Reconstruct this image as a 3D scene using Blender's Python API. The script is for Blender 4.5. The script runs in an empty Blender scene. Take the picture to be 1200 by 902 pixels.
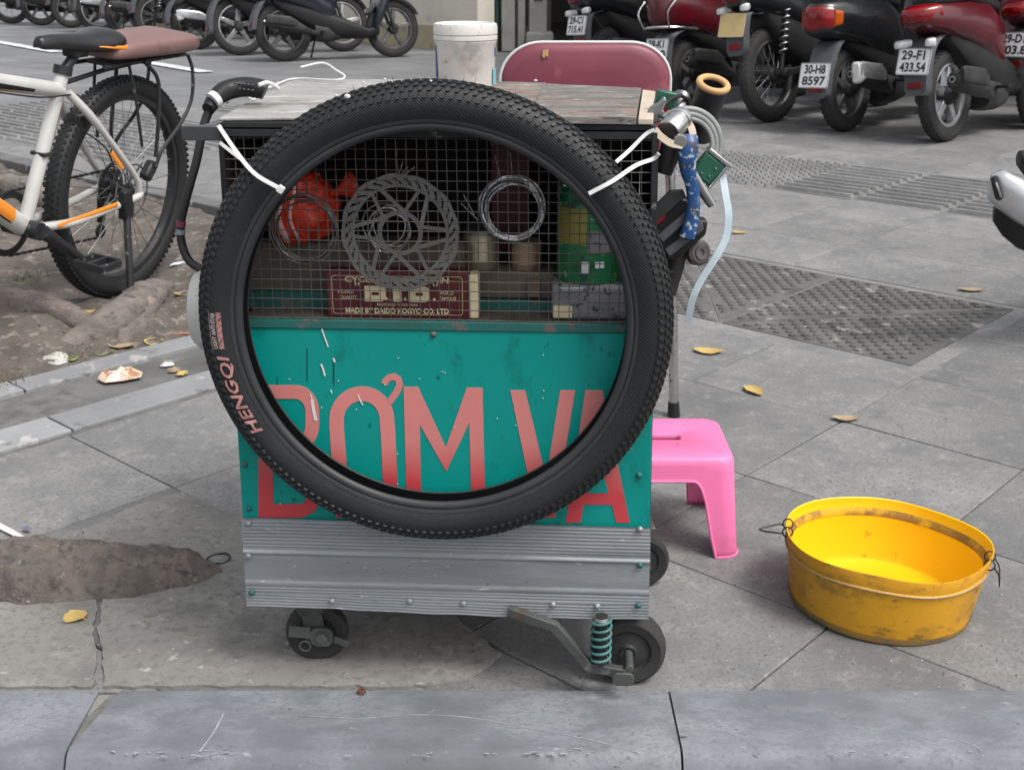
import bpy, bmesh, math, random
from mathutils import Vector, Matrix
random.seed(7)
R = math.radians
PI = math.pi
sc = bpy.context.scene
C = sc.collection

# ------------------------------------------------------------------ camera
FPX, TH, CAMH = 1400.0, R(19.69), 0.98
cam = bpy.data.cameras.new('camera'); camo = bpy.data.objects.new('camera', cam); C.objects.link(camo)
camo.location = (0, 0, CAMH); camo.rotation_euler = (PI/2 - TH, 0, 0)
cam.sensor_width = 36; cam.sensor_fit = 'HORIZONTAL'; cam.lens = 36*FPX/1200
cam.clip_start = 0.05; cam.clip_end = 400
cam.dof.use_dof = True; cam.dof.focus_distance = 1.62; cam.dof.aperture_fstop = 20
sc.camera = camo

# ------------------------------------------------------------------ sky, sun, exposure (overcast)
SUN_EL, SUN_AZ = 58, 128     # sun behind thin cloud, over the viewer's right shoulder
w = bpy.data.worlds.new('World'); sc.world = w; w.use_nodes = True
nt = w.node_tree; nt.nodes.clear()
out = nt.nodes.new('ShaderNodeOutputWorld'); bg = nt.nodes.new('ShaderNodeBackground')
sky = nt.nodes.new('ShaderNodeTexSky'); sky.sky_type = 'NISHITA'; sky.sun_disc = False
sky.sun_elevation = R(SUN_EL); sky.sun_rotation = R(SUN_AZ); sky.dust_density = 4.0; sky.air_density = 1.0
hs = nt.nodes.new('ShaderNodeHueSaturation'); hs.inputs['Saturation'].default_value = 0.22
nt.links.new(sky.outputs[0], hs.inputs['Color']); nt.links.new(hs.outputs[0], bg.inputs['Color'])
nt.links.new(bg.outputs[0], out.inputs['Surface']); bg.inputs['Strength'].default_value = 0.15
sl = bpy.data.lights.new('sun', 'SUN'); sl.energy = 1.4; sl.angle = R(18); sl.color = (1, .97, .93)
so = bpy.data.objects.new('sun', sl); C.objects.link(so)
az = R(SUN_AZ)
sdir = Vector((math.sin(az)*math.cos(R(SUN_EL)), math.cos(az)*math.cos(R(SUN_EL)), math.sin(R(SUN_EL))))
so.rotation_euler = sdir.to_track_quat('Z', 'Y').to_euler()
sc.view_settings.view_transform = 'Standard'; sc.view_settings.look = 'None'
sc.view_settings.exposure = 0.62; sc.view_settings.gamma = 1
sc.render.engine = 'CYCLES'

# ------------------------------------------------------------------ photo pixel -> place
CT, ST = math.cos(TH), math.sin(TH)
def ray(x, y):
    a, b = (x-600)/FPX, -(y-451)/FPX
    return Vector((a, CT + b*ST, -ST + b*CT))
def gp(x, y, h=0.0):                       # on the horizontal plane z = h
    d = ray(x, y); t = (h-CAMH)/d.z
    return Vector((d.x*t, d.y*t, h))
def yp(x, y, Y):                           # on the upright plane at distance Y
    d = ray(x, y); t = Y/d.y
    return Vector((d.x*t, Y, CAMH + d.z*t))
def proj(v):
    z = v[1]*CT + (CAMH-v[2])*ST; u = (v[2]-CAMH)*CT + v[1]*ST
    return (600 + FPX*v[0]/z, 451 - FPX*u/z) if z > .05 else (9e9, 9e9)

# ------------------------------------------------------------------ materials
MATS = {}
def mat(name, c, c2=None, rough=.6, metal=0., scale=6., bump=0., bscale=None, spec=.5, rnd=0.,
        spots=(), coat=0., alpha=None, emit=None, contrast=.3, stretch=None, bdist=.004, detail=8):
    """colour c to c2 over a noise; spots = [(colour, scale, threshold, softness)] stains on top"""
    if name in MATS: return MATS[name]
    m = bpy.data.materials.new(name); m.use_nodes = True; t = m.node_tree; N, L = t.nodes, t.links
    b = N['Principled BSDF']
    tc = N.new('ShaderNodeTexCoord'); vec = tc.outputs['Object']
    oi = N.new('ShaderNodeObjectInfo')
    ad = N.new('ShaderNodeVectorMath'); ad.operation = 'MULTIPLY_ADD'
    cmb = N.new('ShaderNodeCombineXYZ')
    for k, f in enumerate((37., 71., 13.)):
        mm = N.new('ShaderNodeMath'); mm.operation = 'MULTIPLY'; mm.inputs[1].default_value = f
        L.new(oi.outputs['Random'], mm.inputs[0]); L.new(mm.outputs[0], cmb.inputs[k])
    ad.inputs[1].default_value = stretch or (1, 1, 1)
    L.new(vec, ad.inputs[0]); L.new(cmb.outputs[0], ad.inputs[2]); vec = ad.outputs[0]
    def noise(s, d=detail, r=.6):
        n = N.new('ShaderNodeTexNoise'); n.inputs['Scale'].default_value = s; n.inputs['Detail'].default_value = d
        n.inputs['Roughness'].default_value = r; L.new(vec, n.inputs['Vector']); return n.outputs['Fac']
    def ramp(f, lo, hi):
        r = N.new('ShaderNodeMapRange'); r.inputs[1].default_value = lo; r.inputs[2].default_value = hi
        L.new(f, r.inputs[0]); return r.outputs[0]
    def mix(f, a, bb, typ='MIX'):
        x = N.new('ShaderNodeMix'); x.data_type = 'RGBA'; x.blend_type = typ
        if isinstance(f, float): x.inputs[0].default_value = f
        else: L.new(f, x.inputs[0])
        for i, v in ((6, a), (7, bb)):
            if isinstance(v, tuple): x.inputs[i].default_value = (*v[:3], 1)
            else: L.new(v, x.inputs[i])
        return x.outputs[2]
    c2 = c2 or tuple(v*.75 for v in c)
    nz = noise(scale)
    col = mix(ramp(nz, .5-contrast*.5, .5+contrast*.5), tuple(c), tuple(c2))
    for (sc_, ss, th, soft) in spots:
        col = mix(ramp(noise(ss, 6, .65), th-.05, th-.05+soft), col, tuple(sc_))
    if rnd:
        r = N.new('ShaderNodeMapRange'); r.inputs[3].default_value = 1-rnd; r.inputs[4].default_value = 1+rnd
        L.new(oi.outputs['Random'], r.inputs[0])
        v = N.new('ShaderNodeVectorMath'); v.operation = 'SCALE'
        L.new(col, v.inputs[0]); L.new(r.outputs[0], v.inputs['Scale']); col = v.outputs[0]
    L.new(col, b.inputs['Base Color'])
    rr = N.new('ShaderNodeMapRange'); rr.inputs[3].default_value = max(.03, rough-.12); rr.inputs[4].default_value = min(1, rough+.12)
    L.new(noise(scale*1.7), rr.inputs[0]); L.new(rr.outputs[0], b.inputs['Roughness'])
    b.inputs['Metallic'].default_value = metal; b.inputs['Specular IOR Level'].default_value = spec
    if coat: b.inputs['Coat Weight'].default_value = coat; b.inputs['Coat Roughness'].default_value = .08
    if alpha is not None:
        b.inputs['Alpha'].default_value = alpha
    if bump:
        bn = N.new('ShaderNodeBump'); bn.inputs['Strength'].default_value = bump; bn.inputs['Distance'].default_value = bdist
        L.new(noise(bscale or scale*6, 6, .7), bn.inputs['Height']); L.new(bn.outputs[0], b.inputs['Normal'])
    if emit:
        b.inputs['Emission Color'].default_value = (*emit[0], 1); b.inputs['Emission Strength'].default_value = emit[1]
    MATS[name] = m; return m

# ------------------------------------------------------------------ mesh builder
class MB:
    def __init__(s): s.v = []; s.f = []
    def add(s, vs, fs):
        k = len(s.v); s.v += [tuple(v) for v in vs]; s.f += [tuple(i+k for i in f) for f in fs]; return s
    def box(s, c, d, rot=None):
        x, y, z = (q/2 for q in d)
        vs = [Vector(p) for p in ((-x,-y,-z),(x,-y,-z),(x,y,-z),(-x,y,-z),(-x,-y,z),(x,-y,z),(x,y,z),(-x,y,z))]
        if rot is not None: vs = [rot @ v for v in vs]
        return s.add([v+Vector(c) for v in vs], [(0,3,2,1),(4,5,6,7),(0,1,5,4),(1,2,6,5),(2,3,7,6),(3,0,4,7)])
    def bar(s, p0, p1, w_, h_, up=(0,0,1)):
        p0, p1 = Vector(p0), Vector(p1); d = (p1-p0); n = d.normalized(); u = Vector(up)
        if abs(n.dot(u)) > .98: u = Vector((1,0,0))
        a = n.cross(u).normalized(); b = a.cross(n)
        vs = [p+a*sx*w_/2+b*sy*h_/2 for p in (p0,p1) for sx,sy in ((-1,-1),(1,-1),(1,1),(-1,1))]
        return s.add(vs, [(3,2,1,0),(4,5,6,7),(0,1,5,4),(1,2,6,5),(2,3,7,6),(3,0,4,7)])
    def tube(s, pts, r, n=10, closed=False, cap=True, flat=None):
        pts = [Vector(p) for p in pts]; m = len(pts)
        rs = r if isinstance(r, (list, tuple)) else [r]*m
        k0 = len(s.v); prev = None
        for i, p in enumerate(pts):
            if closed: t = (pts[(i+1) % m]-pts[i-1])
            else: t = pts[min(i+1, m-1)]-pts[max(i-1, 0)]
            t.normalize()
            if prev is None:
                u = Vector((0,0,1)) if abs(t.z) < .9 else Vector((1,0,0))
                a = t.cross(u).normalized()
            else:
                a = prev - t*prev.dot(t)
                a = a.normalized() if a.length > 1e-6 else prev
            prev = a; b = t.cross(a)
            for k in range(n):
                q = 2*PI*k/n
                s.v.append(tuple(p + (a*math.cos(q)+b*math.sin(q)*(flat or 1))*rs[i]))
        for i in range(m if closed else m-1):
            for k in range(n):
                j = (i+1) % m
                s.f.append((k0+i*n+k, k0+i*n+(k+1) % n, k0+j*n+(k+1) % n, k0+j*n+k))
        if cap and not closed:
            s.f.append(tuple(k0+k for k in range(n))[::-1]); s.f.append(tuple(k0+(m-1)*n+k for k in range(n)))
        return s
    def lathe(s, prof, n=48, M_=None, closed=False, sx=1., sy=1.):
        """profile of (radius, height) about local z, placed with matrix M_"""
        M_ = M_ or Matrix(); k0 = len(s.v); m = len(prof)
        for k in range(n):
            q = 2*PI*k/n
            for (r, h) in prof: s.v.append(tuple(M_ @ Vector((r*math.cos(q)*sx, r*math.sin(q)*sy, h))))
        for k in range(n):
            for i in range(m if closed else m-1):
                j = (i+1) % m; kk = (k+1) % n
                s.f.append((k0+k*m+i, k0+kk*m+i, k0+kk*m+j, k0+k*m+j))
        return s
    def prism(s, poly, M_, t):
        """2D polygon (ccw) in the xy of M_, thickness t along +z of M_"""
        n = len(poly)
        vs = [M_ @ Vector((p[0], p[1], 0)) for p in poly] + [M_ @ Vector((p[0], p[1], t)) for p in poly]
        fs = [tuple(range(n))[::-1], tuple(range(n, 2*n))] + [(i, (i+1) % n, n+(i+1) % n, n+i) for i in range(n)]
        return s.add(vs, fs)
    def loft(s, secs, cap=True):
        n = len(secs[0]); k0 = len(s.v)
        for r in secs: s.v += [tuple(p) for p in r]
        for i in range(len(secs)-1):
            for k in range(n):
                s.f.append((k0+i*n+k, k0+i*n+(k+1) % n, k0+(i+1)*n+(k+1) % n, k0+(i+1)*n+k))
        if cap: s.f.append(tuple(k0+k for k in range(n))[::-1]); s.f.append(tuple(k0+(len(secs)-1)*n+k for k in range(n)))
        return s
    def sphere(s, c, r, n=12, sc_=(1,1,1)):
        prof = [(max(1e-5, r*math.sin(PI*i/(n//2))), -r*math.cos(PI*i/(n//2))) for i in range(n//2+1)]
        return s.lathe(prof, n, Matrix.Translation(c) @ Matrix.Diagonal((*sc_, 1)))
    def build(s, name, m, parent=None, smooth=40, bevel=0, seg=2, kind=None, recalc=True, solid=0):
        me = bpy.data.meshes.new(name); me.from_pydata(s.v, [], s.f)
        if recalc:
            bm = bmesh.new(); bm.from_mesh(me); bmesh.ops.recalc_face_normals(bm, faces=bm.faces); bm.to_mesh(me); bm.free()
        for mm in (m if isinstance(m, (list, tuple)) else [m]): me.materials.append(mm)
        if smooth:
            me.shade_smooth(); me.set_sharp_from_angle(angle=R(smooth))
        o = bpy.data.objects.new(name, me); C.objects.link(o)
        if parent is not None: o.parent = parent
        if solid:
            q = o.modifiers.new('solid', 'SOLIDIFY'); q.thickness = solid; q.offset = -1
        if bevel:
            q = o.modifiers.new('bevel', 'BEVEL'); q.width = bevel; q.segments = seg; q.limit_method = 'ANGLE'; q.angle_limit = R(35)
        if kind: o['kind'] = kind
        return o

def tag(o, label, cat, group=None):
    o['label'] = label; o['category'] = cat
    if group: o['group'] = group
    return o
def thing(name, label, cat, loc=(0,0,0), rot=(0,0,0), group=None):
    o = bpy.data.objects.new(name, None); C.objects.link(o); o.location = loc; o.rotation_euler = rot
    o.empty_display_size = .05
    return tag(o, label, cat, group)
def struct(o): o['kind'] = 'structure'; return o
def recenter(o):
    """move the origin of a one-mesh thing to its base"""
    me = o.data; lo = [min(v.co[k] for v in me.vertices) for k in range(3)]; hi = [max(v.co[k] for v in me.vertices) for k in range(3)]
    b = Vector(((lo[0]+hi[0])/2, (lo[1]+hi[1])/2, lo[2]))
    me.transform(Matrix.Translation(-b)); o.location = Vector(o.location) + b; return o
def fr_mat(origin, x, y):
    """matrix whose x and y axes are the given directions"""
    x = Vector(x).normalized(); z = x.cross(Vector(y)).normalized(); y = z.cross(x)
    return Matrix(((x.x,y.x,z.x,origin[0]),(x.y,y.y,z.y,origin[1]),(x.z,y.z,z.z,origin[2]),(0,0,0,1)))
def arc(cx, cy, r, a0, a1, n=8, ry=None):
    return [(cx+r*math.cos(R(a0+(a1-a0)*i/n)), cy+(ry or r)*math.sin(R(a0+(a1-a0)*i/n))) for i in range(n+1)]
def rrect(w_, h_, r, n=5):
    w_, h_ = w_/2, h_/2
    return arc(w_-r,h_-r,r,0,90,n)+arc(-w_+r,h_-r,r,90,180,n)+arc(-w_+r,-h_+r,r,180,270,n)+arc(w_-r,-h_+r,r,270,360,n)
def spline(pts, n=8):
    pts = [Vector(p) for p in pts]; P = [pts[0]*2-pts[1]]+pts+[pts[-1]*2-pts[-2]]; res = []
    for i in range(1, len(P)-2):
        for k in range(n):
            t = k/n; a, b, c, d = P[i-1:i+3]
            res.append(.5*((2*b)+(c-a)*t+(2*a-5*b+4*c-d)*t*t+(3*b-a-3*c+d)*t**3))
    return res+[pts[-1]]
def text_geo(body, size, bold=0., shear=0., spacing=1., align='CENTER', res=3):
    cu = bpy.data.curves.new('lettering', 'FONT'); cu.body = body; cu.size = size; cu.offset = bold; cu.shear = shear
    cu.space_character = spacing; cu.align_x = align; cu.align_y = 'CENTER'; cu.resolution_u = res
    o = bpy.data.objects.new('lettering', cu); C.objects.link(o)
    dg = bpy.context.evaluated_depsgraph_get()
    me = bpy.data.meshes.new_from_object(o.evaluated_get(dg))
    vs = [v.co.copy() for v in me.vertices]; fs = [tuple(p.vertices) for p in me.polygons]
    C.objects.unlink(o); bpy.data.objects.remove(o); bpy.data.curves.remove(cu); bpy.data.meshes.remove(me)
    return vs, fs
def lettering(mb, body, size, M_, width=None, **k):
    vs, fs = text_geo(body, size, **k)
    s = 1.
    if width and vs:
        ww = max(v.x for v in vs)-min(v.x for v in vs); s = width/ww
    mb.add([M_ @ Vector((v.x*s, v.y, 0)) for v in vs], fs)
def clip_poly(poly, a, b):
    """keep the part of the polygon to the left of the line a -> b"""
    res = []
    def side(p): return (b[0]-a[0])*(p[1]-a[1])-(b[1]-a[1])*(p[0]-a[0])
    for i, p in enumerate(poly):
        q = poly[(i+1) % len(poly)]; sp, sq = side(p), side(q)
        if sp >= 0: res.append(p)
        if (sp >= 0) != (sq >= 0):
            t = sp/(sp-sq); res.append((p[0]+(q[0]-p[0])*t, p[1]+(q[1]-p[1])*t))
    return res
def jag(p, q, n, amp, rng=random):
    p, q = Vector(p[:2]), Vector(q[:2]); d = q-p; nn = Vector((-d.y, d.x)).normalized()
    return [tuple(p+d*(i/n)+nn*(rng.uniform(-amp, amp) if 0 < i else 0)) for i in range(n)]

# ------------------------------------------------------------------ palette
m_paver = mat('paver_stone', (.228,.226,.220), (.165,.164,.161), rough=.82, scale=3.5, bump=.6, bscale=150, rnd=.11, bdist=.003,
              spots=[((.125,.126,.128), 2.4, .54, .22), ((.13,.132,.136), 9, .57, .2), ((.29,.285,.272), 30, .58, .25), ((.115,.116,.118), 130, .54, .2), ((.06,.06,.06), 60, .70, .03)])
m_bed = mat('joint_dirt', (.085,.085,.082), (.17,.168,.16), rough=.95, scale=22, bump=.5, bscale=90)
m_far = None
m_cement = mat('cement', (.255,.245,.225), (.175,.17,.158), rough=.9, scale=4, bump=.6, bscale=80, bdist=.004,
               spots=[((.12,.118,.112), 6, .56, .2), ((.31,.30,.275), 16, .57, .28), ((.15,.147,.14), 70, .55, .15), ((.36,.35,.32), 45, .68, .06), ((.08,.08,.075), 110, .70, .03)])
m_kerb = mat('kerb_stone', (.185,.196,.214), (.125,.133,.147), rough=.7, scale=7, bump=.25, bscale=60, bdist=.002,
             stretch=(1,1.7,1), contrast=.2, rnd=.05, spots=[((.225,.236,.252), 5, .55, .2), ((.105,.112,.123), 4, .56, .2), ((.12,.127,.138), 16, .59, .2), ((.12,.127,.138), 120, .54, .22), ((.27,.28,.29), 26, .69, .08), ((.05,.05,.05), 45, .72, .03)])
m_soil = mat('soil', (.135,.115,.097), (.075,.064,.054), rough=.95, scale=9, bump=.8, bscale=55, bdist=.01,
             spots=[((.24,.21,.18), 25, .60, .1), ((.07,.06,.05), 14, .64, .06)])
m_root = mat('root_bark', (.20,.175,.155), (.12,.10,.09), rough=.92, scale=16, bump=.9, bscale=60, bdist=.006, stretch=(1,1,2),
             spots=[((.28,.2,.16), 9, .6, .1), ((.07,.065,.06), 30, .63, .06)])
m_asph = mat('asphalt', (.075,.075,.078), (.055,.055,.057), rough=.9, scale=30, bump=.6, bscale=300)
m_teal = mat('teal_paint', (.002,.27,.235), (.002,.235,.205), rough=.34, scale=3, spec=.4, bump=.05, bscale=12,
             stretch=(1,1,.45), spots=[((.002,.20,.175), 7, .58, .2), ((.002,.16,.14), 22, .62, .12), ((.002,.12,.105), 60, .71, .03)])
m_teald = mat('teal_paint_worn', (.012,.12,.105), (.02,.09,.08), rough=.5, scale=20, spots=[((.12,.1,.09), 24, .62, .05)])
m_red = None
m_alu = mat('aluminium_sheet', (.33,.35,.365), (.25,.268,.28), rough=.58, metal=.5, scale=5, stretch=(1,1,6), bump=.15, bscale=40,
            spots=[((.30,.31,.31), 9, .62, .12), ((.08,.08,.08), 55, .72, .02), ((.6,.6,.6), 30, .70, .03)])
m_chrome = mat('chrome', (.62,.62,.61), (.48,.48,.47), rough=.28, metal=1, scale=10, spots=[((.25,.2,.17), 30, .64, .05)])
m_steel = mat('grey_steel', (.30,.30,.30), (.20,.20,.20), rough=.42, metal=.9, scale=14, spots=[((.13,.10,.08), 28, .64, .06)])
m_wire = mat('mesh_wire', (.13,.128,.122), (.08,.077,.073), rough=.5, metal=.6, scale=12, spots=[((.16,.12,.09), 9, .58, .1)])
m_blackmetal = mat('black_painted_metal', (.016,.017,.019), (.026,.027,.028), rough=.45, scale=9, spec=.35, spots=[((.16,.16,.16), 30, .68, .03)])
m_dark = mat('dark_interior', (.018,.018,.02), (.03,.028,.026), rough=.8, scale=9)
m_rub = mat('tyre_rubber', (.010,.011,.012), (.015,.016,.017), rough=.55, scale=10, bump=.2, bscale=120, spec=.45,
            spots=[((.03,.03,.03), 40, .72, .04)])
m_rub2 = mat('dusty_rubber', (.032,.031,.030), (.020,.0195,.019), rough=.85, scale=9, bump=.3, bscale=120)
m_knob = mat('tread_rubber', (.014,.015,.016), (.02,.021,.022), rough=.6, scale=30, spec=.45)
m_white = mat('white_plastic', (.68,.68,.67), (.60,.60,.59), rough=.4, scale=12)
m_blackp = mat('black_plastic', (.012,.012,.013), (.018,.018,.019), rough=.45, scale=14, spec=.3)
m_greyp = mat('grey_plastic', (.07,.075,.085), (.05,.053,.06), rough=.55, scale=10, bump=.1, spots=[((.13,.13,.13), 20, .66, .06)])
m_pink = mat('pink_plastic', (.84,.19,.40), (.81,.17,.38), rough=.38, scale=4, spec=.5,
             spots=[((.66,.15,.30), 7, .60, .2), ((.36,.10,.17), 26, .68, .06)])
m_yel = mat('yellow_plastic', (.86,.52,.008), (.82,.46,.006), rough=.38, scale=4, spots=[((.55,.27,.01), 30, .70, .05)])
m_yeld = mat('yellow_plastic_grimy', (.66,.32,.010), (.52,.245,.012), rough=.5, scale=6, contrast=.3, bump=.15, bscale=50, stretch=(1,1,1.6),
             spots=[((.40,.20,.02), 9, .54, .2), ((.26,.135,.02), 18, .57, .2), ((.14,.08,.02), 30, .63, .14), ((.05,.035,.02), 70, .73, .03)])
m_wood = mat('weathered_plywood', (.225,.21,.19), (.14,.128,.115), rough=.75, scale=5, stretch=(1,5,5), bump=.3, bscale=40, contrast=.22,
             spots=[((.27,.15,.10), 4.5, .56, .16), ((.10,.092,.085), 7, .56, .12), ((.07,.065,.06), 30, .60, .06), ((.45,.43,.40), 26, .65, .04)])
m_woodl = mat('pale_wood', (.52,.44,.35), (.40,.33,.26), rough=.7, scale=6, stretch=(4,1,4))
m_sheet = mat('pale_worn_sheet', (.33,.325,.31), (.24,.235,.222), rough=.6, scale=4, stretch=(1,3,1),
              spots=[((.17,.15,.13), 7, .58, .1), ((.5,.49,.47), 20, .60, .1), ((.13,.115,.10), 40, .64, .05)])
m_brownw = mat('old_brown_wood', (.10,.082,.066), (.06,.05,.042), rough=.8, scale=7, stretch=(1,1,5), spots=[((.16,.13,.10), 14, .62, .06)])
m_maroon = mat('maroon_vinyl', (.20,.044,.066), (.17,.036,.055), rough=.42, scale=5, bump=.08, bscale=200, spots=[((.32,.10,.12), 9, .66, .12)])
m_mauve = mat('brown_leatherette', (.20,.115,.105), (.16,.09,.083), rough=.5, scale=5, bump=.1, bscale=160, spots=[((.10,.06,.05), 12, .66, .1)])
m_orange = mat('orange_paint', (.83,.27,.02), (.78,.24,.02), rough=.3, scale=6, coat=.3)
m_bikewhite = mat('pearl_white_paint', (.54,.535,.505), (.44,.435,.41), rough=.32, scale=6, coat=.3, spots=[((.35,.32,.27), 12, .66, .1)])
m_tan = mat('tan_leather', (.58,.36,.15), (.46,.28,.12), rough=.6, scale=14)
m_green = mat('green_enamel', (.015,.10,.06), (.01,.07,.045), rough=.4, scale=12, spots=[((.3,.3,.28), 40, .69, .03)])
m_blue = mat('chipped_blue_paint', (.02,.085,.25), (.012,.045,.14), rough=.4, scale=20, spots=[((.45,.47,.49), 110, .60, .04), ((.04,.045,.05), 40, .60, .08)])
m_redp = mat('dark_red_lacquer', (.085,.004,.009), (.065,.003,.007), rough=.28, scale=4, coat=.25)
m_lampr = mat('red_lens', (.26,.004,.008), (.12,.002,.004), rough=.16, scale=14, coat=.1)
m_lampo = mat('amber_lens', (.42,.075,.008), (.3,.06,.01), rough=.2, scale=20, coat=.1)
m_lampc = mat('clear_lens', (.72,.72,.72), (.45,.45,.46), rough=.12, scale=60, coat=.6)
m_lack = mat('black_lacquer', (.008,.009,.010), (.011,.012,.013), rough=.28, scale=4, coat=.3)
m_navy = mat('navy_lacquer', (.018,.022,.034), (.014,.017,.026), rough=.25, scale=4, coat=.6)
m_silver = mat('silver_lacquer', (.55,.56,.57), (.48,.49,.50), rough=.28, metal=.6, scale=8, coat=.4)
m_engine = mat('engine_alloy', (.055,.055,.055), (.028,.028,.028), rough=.6, metal=.5, scale=12, bump=.2)
m_alloy = mat('wheel_alloy', (.20,.20,.20), (.10,.10,.10), rough=.45, metal=.7, scale=12)
m_alloyb = mat('bright_wheel_alloy', (.55,.55,.56), (.42,.42,.43), rough=.3, metal=.8, scale=12)
m_plate = mat('plate_white', (.70,.71,.72), (.62,.63,.64), rough=.4, scale=12, rnd=.05)
m_platey = mat('plate_yellow', (.62,.47,.20), (.56,.42,.18), rough=.45, scale=40)
m_ink = mat('black_ink', (.02,.02,.022), rough=.5)
m_leaf = mat('yellow_leaf', (.50,.37,.12), (.38,.25,.08), rough=.6, scale=30)
m_leafo = mat('dry_leaf', (.36,.27,.17), (.26,.18,.11), rough=.7, scale=30)
m_leafg = mat('green_leaf', (.22,.33,.05), (.30,.36,.07), rough=.5, scale=30)

# ================================================================== ground
from mathutils import noise as mnoise
GA = R(48); GU = Vector((math.cos(GA), math.sin(GA), 0)); GV = Vector((math.sin(GA), -math.cos(GA), 0))
P1 = Vector((.74, 2.50, 0)); TS = .402
def grid(i, j): return P1 + GU*TS*i + GV*TS*j
def un(p): return (p.dot(GU), -p.dot(GV))            # along / across the tree pit
def from_un(u, n, z=0): q = GU*u - GV*n; return Vector((q.x, q.y, z))

pave = MB().add([(-60,1.43,-.006),(60,1.43,-.006),(60,120,-.006),(-60,120,-.006)], [(0,1,2,3)]).build('pavement', m_bed)
struct(pave)
road = MB().add([(-60,-40,-.15),(60,-40,-.15),(60,1.44,-.15),(-60,1.44,-.15)], [(0,1,2,3)]).build('road', m_asph)
struct(road)

# far pavement: joints too fine to build, in the same 40 cm grid
def far_material():
    m = bpy.data.materials.new('far_paving'); m.use_nodes = True; t = m.node_tree; N, L = t.nodes, t.links; b = N['Principled BSDF']
    tc = N.new('ShaderNodeTexCoord'); br = N.new('ShaderNodeTexBrick')
    br.offset = 0; br.inputs['Scale'].default_value = 1; br.inputs['Brick Width'].default_value = TS; br.inputs['Row Height'].default_value = TS
    br.inputs['Mortar Size'].default_value = .005; br.inputs['Color1'].default_value = (.15,.153,.157,1); br.inputs['Color2'].default_value = (.19,.193,.197,1)
    br.inputs['Mortar'].default_value = (.06,.06,.06,1)
    L.new(tc.outputs['Object'], br.inputs['Vector'])
    nz = N.new('ShaderNodeTexNoise'); nz.inputs['Scale'].default_value = 1.3; nz.inputs['Detail'].default_value = 8; L.new(tc.outputs['Object'], nz.inputs['Vector'])
    mx = N.new('ShaderNodeMix'); mx.data_type = 'RGBA'; mx.blend_type = 'MULTIPLY'; mx.inputs[0].default_value = .6
    rp = N.new('ShaderNodeMapRange'); rp.inputs[1].default_value = .3; rp.inputs[2].default_value = .7; rp.inputs[3].default_value = .6; rp.inputs[4].default_value = 1.2
    L.new(nz.outputs['Fac'], rp.inputs[0]); L.new(br.outputs['Color'], mx.inputs[6]); L.new(rp.outputs[0], mx.inputs[7]); L.new(mx.outputs[2], b.inputs['Base Color'])
    b.inputs['Roughness'].default_value = .8
    return m
fo = bpy.data.meshes.new('far_paving')
Mi = (Matrix.Translation(P1) @ Matrix.Rotation(GA, 4, 'Z')).inverted()
fo.from_pydata([tuple(Mi @ Vector(p)) for p in ((-50,8.3,-.004),(50,8.3,-.004),(50,110,-.004),(-50,110,-.004))], [], [(0,1,2,3)])
fo.materials.append(far_material())
far = bpy.data.objects.new('far_pavement', fo); C.objects.link(far); far.location = P1; far.rotation_euler = (0,0,GA); struct(far)

# paving slabs, one object each
def slab_mesh(poly, kind):
    mb = MB(); t = .022
    mb.prism(poly, Matrix.Translation((0,0,-t)), t)
    if kind == 'rib':
        for k in range(5):
            y = -TS/2 + TS*(k+.5)/5
            mb.loft([[(y+w_*sx_, l*sy_, z) for sx_, sy_ in ((-1,-1),(1,-1),(1,1),(-1,1))] for w_, l, z in ((.022,TS*.47,-.001),(.014,TS*.45,.015))])
    if kind == 'dot':
        for a in range(8):
            for b_ in range(8):
                x, y = -TS/2+TS*(a+.5)/8, -TS/2+TS*(b_+.5)/8
                mb.loft([[(x+r*math.cos(q*PI/3), y+r*math.sin(q*PI/3), z) for q in range(6)] for r, z in ((.018,-.001),(.010,.013))], cap=True)
    return mb
HW = TS/2-.0014
sq = [(-HW,-HW),(HW,-HW),(HW,HW),(-HW,HW)]
protos = {}
def slab_data(kind):
    if kind not in protos:
        o = slab_mesh(sq, kind).build('paving_slab', m_paver, smooth=30); me = o.data; bpy.data.objects.remove(o)
        protos[kind] = me
    return protos[kind]
def add_slab(poly_or_kind, loc, rot):
    if isinstance(poly_or_kind, str):
        o = bpy.data.objects.new('paving_slab', slab_data(poly_or_kind)); C.objects.link(o)
    else:
        o = slab_mesh(poly_or_kind, '').build('paving_slab', m_paver, smooth=30)
    o.parent = pave; o.location = loc; o.rotation_euler = rot
    if not isinstance(poly_or_kind, str) or poly_or_kind == '':
        q = o.modifiers.new('bevel', 'BEVEL'); q.width = .0016; q.segments = 1
    return o
KY = 1.447
rng = random.Random(3)
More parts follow.
